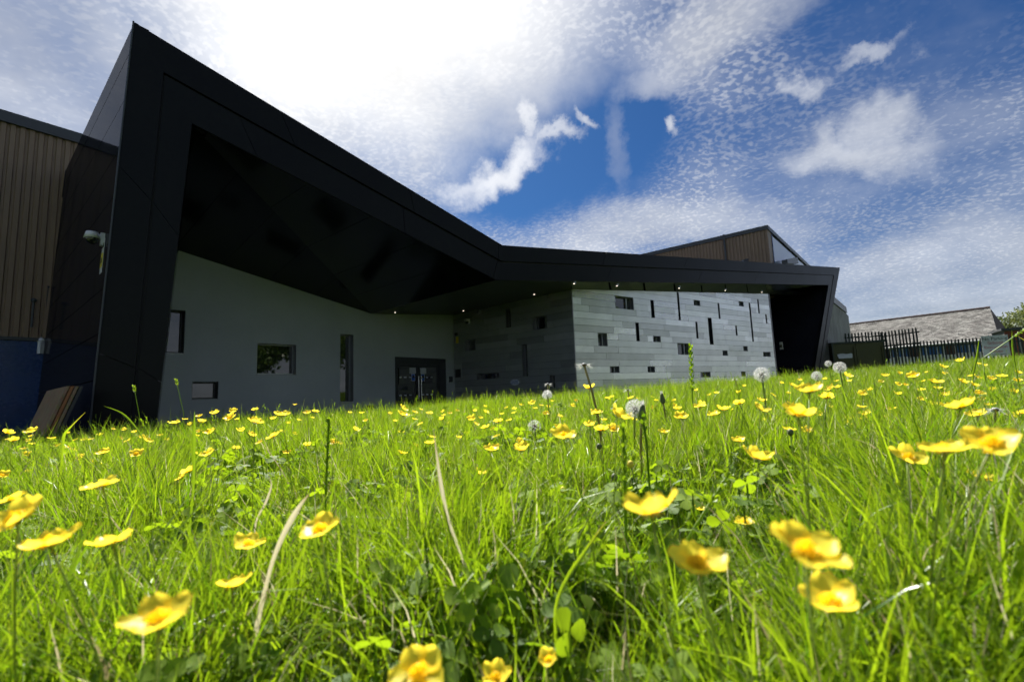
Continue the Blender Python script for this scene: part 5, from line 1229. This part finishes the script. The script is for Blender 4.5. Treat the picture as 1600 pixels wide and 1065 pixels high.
def dandelion(x, y, w_, label, kind='clock', part=1.0, seed=1):
    pen,p,k,g,hh = place(x,y,w_,.044 if kind=='clock' else .022); base = Vector((p.x+random.gauss(0,.012), p.y+.01, 0)); base.z = zg(base.x,base.y); h = p-base
    t = empty('dandelion_clock' if kind=='clock' else 'spent_dandelion', base, label, 'dandelion', 'dandelions in seed')
    R = .022*k if kind=='clock' else .011*k; ax = Vector((random.gauss(0,.1),random.gauss(0,.1),1)).normalized()
    mb = MB(); mb.tube(curved_stem(Vector((0,0,-.01)), h-ax*R*.1), [.0022*k]*7, 6); mb.build('stem', M['stembrown'] if kind!='clock' else M['stem'], t, True)
    if kind == 'clock':
        V,F = clock_head(R, seed, 95, part); o = mesh_obj('seed_head', V, F, M['pappus'], t); o.location = h; o['kind'] = 'stuff'
        mb = MB(); mb.sphere(h, R*.17, 10, 7, (1,1,.8)); mb.build('receptacle', M['seed'], t, True)
        mb = MB()
        for i in range(60):
            z = 1-2*(i+.5)/60; a = i*2.4; q = math.sqrt(1-z*z); d = Vector((math.cos(a)*q,math.sin(a)*q,z)); mb.tube([h+d*R*.16, h+d*R*.30], [R*.018,R*.028], 3)
        o = mb.build('seeds', M['seed'], t); o['kind'] = 'stuff'
        mb = MB()
        for i in range(9): a = i*.698; d = Vector((math.cos(a),math.sin(a),0)); mb.prism([h-ax*R*.12+d*R*.06, h-ax*R*.16+d*R*.2, h-ax*R*.5+d*R*.24], d*.0006+Vector((-d.y,d.x,0))*R*.07)
        mb.build('bracts', M['bractg'], t)
    elif kind == 'closed':
        mb = MB(); mb.tube([h-ax*R*1.2, h-ax*R*.8, h, h+ax*R*.9, h+ax*R*1.3], [R*.25,R*.62,R*.6,R*.42,R*.30], 10); mb.build('bud', M['bractg'], t, True)
        V=[];F=[]; rg = random.Random(seed)
        for i in range(70):
            a = rg.uniform(0,6.28); q = rg.uniform(0,.35); s_ = Vector((math.cos(a),math.sin(a),0)); k2=len(V); b0_ = h+ax*R*1.1+s_*R*.2; e = h+ax*R*rg.uniform(1.7,2.3)+s_*R*(.2+q); n_ = Vector((-s_.y,s_.x,0))*.00035; V += [b0_-n_,b0_+n_,e]; F.append((k2,k2+1,k2+2))
        o = mesh_obj('pappus_tuft', V, F, M['pappus'], t); o['kind']='stuff'
    else:                                    # spent head: bare button, a few drooping wet plumes
        mb = MB(); mb.sphere(h, R*.42, 10, 6, (1,1,.6)); mb.build('receptacle', M['seed'], t, True)
        mb = MB(); mb.sphere(h+Vector((0,0,R*.16)), R*.36, 10, 6, (1,1,.5)); mb.build('button', M['pappus'], t, True)
        rg = random.Random(seed); V=[];F=[]
        for s_ in (-1,1):
            for i in range(46):
                c = h+_r*(s_*R*.35); e = c+_r*(s_*R*rg.uniform(.3,1.35))+Vector((rg.gauss(0,R*.28),rg.gauss(0,R*.28),rg.uniform(-R*1.1,R*.45))); n_ = Vector((rg.gauss(0,1),rg.gauss(0,1),rg.gauss(0,1))).normalized()*.00045; k2=len(V); V += [c-n_,c+n_,e]; F.append((k2,k2+1,k2+2))
        o = mesh_obj('clinging_plumes', V, F, M['pappus'], t); o['kind']='stuff'
    return t
for i,a in enumerate([(1190,585,27,'full white dandelion clock before the dark right end of the panel wall'),(1276,587,17,'round dandelion clock low in the grass before the black recess'),(1294,568,11,'smallest dandelion clock beside the black frame foot'),(1312,574,21,'lopsided dandelion clock before the olive container'),(835,666,24,'thin pale dandelion clock deep in the centre grass'),(992,638,34,'large white dandelion clock behind a closed bud, centre right')]): dandelion(*a, seed=i, part=.62 if i==4 else 1.0)
for i,a in enumerate([(1035,623,13,'closed dandelion bud with white tuft, right of the large clock','closed'),(1003,645,20,'dark closed dandelion bud before the large white clock','closed'),(913,570,19,'tall spent dandelion head against the panel wall corner','spent'),(856,600,9,'spent dandelion stalk left of the wall corner','spent'),(981,609,9,'small spent dandelion head at the crest before the panel wall','spent'),(1148,592,7,'tiny white dandelion button at the crest before the panel wall','spent'),(1555,640,22,'spent dandelion head among buttercups at the right','spent')]): dandelion(a[0],a[1],a[2],a[3],a[4],seed=30+i)
pen,p,k,g,hh = place(855,617,20,.044)
V,F = clock_head(.02*k, 5, 150, .75); base = Vector((p.x,p.y,zg(p.x,p.y))); t = empty('dandelion_clock', base, 'ragged half-blown dandelion clock below the spent stalk at the crest', 'dandelion', 'dandelions in seed'); o = mesh_obj('seed_head', V, F, M['pappus'], t); o.location = p-base; o['kind']='stuff'; mb = MB(); mb.tube(curved_stem(Vector((0,0,0)), p-base), .002, 6); mb.build('stem', M['stem'], t, True)

# ------------------------------------------------------------------ single blades and stalks that stand out
def special(name, label, cat, fn):
    b = BL(); fn(b); o = b.obj(name); C.objects.link(o); q = Vector(b.v[0]); base = Vector((q.x,q.y,zg(q.x,q.y))); me = o.data; me.transform(Matrix.Translation(-base)); o.location = base; tag(o,label,cat); return o
def pix_pts(pp, Y, dY=0): n_ = len(pp); return [at_y(x,y,Y+dY*i/(n_-1)) for i,(x,y) in enumerate(pp)]
def ribbon(b, pts, w_, tone, kind, nrm=None):
    n_ = len(pts); k = len(b.v)
    # resample smoothly
    P_ = []
    for i in range(n_-1):
        p0,p1,p2,p3 = pts[max(i-1,0)],pts[i],pts[i+1],pts[min(i+2,n_-1)]
        for j in range(4):
            u_ = j/4; P_.append(.5*((2*p1)+(-p0+p2)*u_+(2*p0-5*p1+4*p2-p3)*u_*u_+(-p0+3*p1-3*p2+p3)*u_**3))
    P_.append(pts[-1]); n_ = len(P_)
    for i,p in enumerate(P_):
        f = i/(n_-1); t_ = (P_[min(i+1,n_-1)]-P_[max(i-1,0)]).normalized(); v_ = (p-EYE).normalized(); s_ = t_.cross(v_).normalized(); wd = w_*.36*min(1,(1-f)*5+.03)*(.8+.2*math.sin(f*9)); m_ = v_*w_*.25
        b.v += [tuple(p-s_*wd), tuple(p+m_), tuple(p+s_*wd)]; b.t += [(tone,f*.8+.2,kind)]*3
    for i in range(n_-1): q = k+3*i; b.f += [(q,q+1,q+4,q+3),(q+1,q+2,q+5,q+4)]
def rooted(pp, Y, dY=0):
    pts = pix_pts(pp, Y, dY); q = pts[0].copy(); g = zg(q.x,q.y)
    if q.z > g:
        r0 = Vector((q.x+(pts[0]-pts[1]).x*.4, q.y, g)); m_ = max(2, int((q.z-g)/max(.02,(pts[1]-pts[0]).length))); pts = [r0.lerp(q, i/m_) for i in range(m_)]+pts
    return pts
special('dead_grass','long grey dead grass blade leaning right in the left foreground','grass', lambda b: ribbon(b, rooted([(398,1000),(418,905),(436,850),(462,800),(484,770)], .36), .0065, .8, 1))
special('dead_grass','pale yellow upright blade fading to white at its foot, centre foreground','grass', lambda b: ribbon(b, rooted([(738,925),(722,870),(700,810),(688,750),(677,668)], .42), .0055, .9, 1))
special('dead_grass','short bleached curved blade left of centre in the mid grass','grass', lambda b: ribbon(b, rooted([(400,815),(415,785),(424,758),(420,745)], .5), .0035, .7, 1))
special('dead_grass','bleached blade lying low at the bottom right','grass', lambda b: ribbon(b, rooted([(1420,1035),(1470,940),(1500,880)], .36), .0045, .75, 1))
special('long_grass','thick green blade leaning right at bottom centre right','grass', lambda b: ribbon(b, rooted([(868,950),(885,905),(915,860),(948,812)], .33), .0045, .9, 0))
special('long_grass','tall green upright blade left of centre crossing the flowers','grass', lambda b: ribbon(b, rooted([(296,830),(302,760),(303,690),(304,640)], .5), .005, .5, 0))
special('long_grass','arching green blade with pale tip left of the black frame foot','grass', lambda b: ribbon(b, rooted([(225,690),(210,665),(190,645),(162,634)], 1.1), .006, .6, 0))
special('long_grass','broad short green blade in front of the leaning boards','grass', lambda b: ribbon(b, rooted([(100,680),(112,665),(134,643)], .9), .007, .9, 0))
special('long_grass','tall green blade standing before the parking sign','grass', lambda b: ribbon(b, rooted([(1520,590),(1526,560),(1530,528)], 1.4), .008, .7, 0))
special('long_grass','tall dark blade right of the parking sign','grass', lambda b: ribbon(b, rooted([(1590,590),(1583,550),(1581,515)], 1.4), .007, .3, 0))
special('long_grass','blade arching over the right margin','grass', lambda b: ribbon(b, rooted([(1640,560),(1615,540),(1590,525)], 1.2), .006, .9, 0))
def spike(xb,yb,xt,yt,Y,L,r,label,tone=.4):
    def f(b):
        base = at_y(xb,yb,Y); g = zg(base.x,base.y); top = at_y(xt,yt,Y); pts = [Vector((base.x,base.y,g)), base.lerp(top,.0)*.5+Vector((base.x,base.y,g))*.5, base, top]
        b.stem(pts[:1]+[pts[2],pts[3]], .0014, tone, 0, 5); ax = (top-base).normalized(); o = ax.orthogonal().normalized(); o2 = ax.cross(o); n = int(L/.0022)
        for i in range(n):
            fq = i/n; a = i*2.4; q = top-ax*L*(1-fq); rr = r*math.sin(math.pi*(fq*.84+.12)); s_ = o*math.cos(a)+o2*math.sin(a); b.leaf(q+s_*rr*.15,(s_-ax*.3).normalized(),(ax*.8+s_*.6).normalized(), r*2.0, r*1.1, min(1,max(0,tone+random.uniform(-.3,.4))), .3, 0)
    special('grass_spike', label, 'grass', f)
spike(1082,625,1079,540,1.15,.115,.0055,'tall green grass seed spike standing before the panel wall')
spike(218,650,209,602,2.2,.035,.006,'slender plantain seed head against the black frame foot',.9)
spike(287,645,275,592,2.2,.035,.006,'slender plantain seed head against the grey wall by the frame',.9)
spike(978,830,974,665,.42,.075,.0032,'blurred brown-green seed spike crossing the centre right grass',.2)
spike(1010,690,1003,648,.55,.02,.004,'dark narrow seed spike beside the large dandelion clock',.1)
spike(508,790,514,650,.55,.07,.0035,'dark upright seed spike left of centre',.1)
spike(1535,560,1600,515,1.3,.04,.004,'pale seed stalk leaning right above the crest by the sign',.9)
spike(1075,840,1140,738,.45,.045,.0035,'arching seed stalk above the cup-shaped buttercup',.8)
# buds
for i,(x,y,w_) in enumerate([(985,725,10),(960,745,10),(1235,675,9),(880,765,9),(936,697,8),(1545,705,12),(1513,738,10),(1500,770,10),(1390,735,8)]):
    pen,p,k,g,hh = place(x,y,w_,.008); base = Vector((p.x+.01,p.y,zg(p.x,p.y))); t = empty('flower_bud', base, ['green bud low in the centre right grass, left of the cup-shaped buttercup','green bud just below the bud beside the brown seed spike','pale bud above the single cup-shaped buttercup','green bud deep in the centre grass','small bud right of the broad centre buttercup','yellow-green bud touching the rightmost large buttercup','pale round bud left of the small flat buttercup at right','brownish bud below the row of three buttercups','small bud left of the row of three buttercups'][i], 'flower bud', 'buttercup buds')
    mb = MB(); mb.tube(curved_stem(Vector((0,0,0)), p-base), .0009, 5); mb.build('stem', M['stem'], t, True); mb = MB(); mb.sphere(p-base, .0042*k, 10, 7, (1,1,1.15)); mb.build('bud', M['bractg'] if i%3 else M['stamen'], t, True)
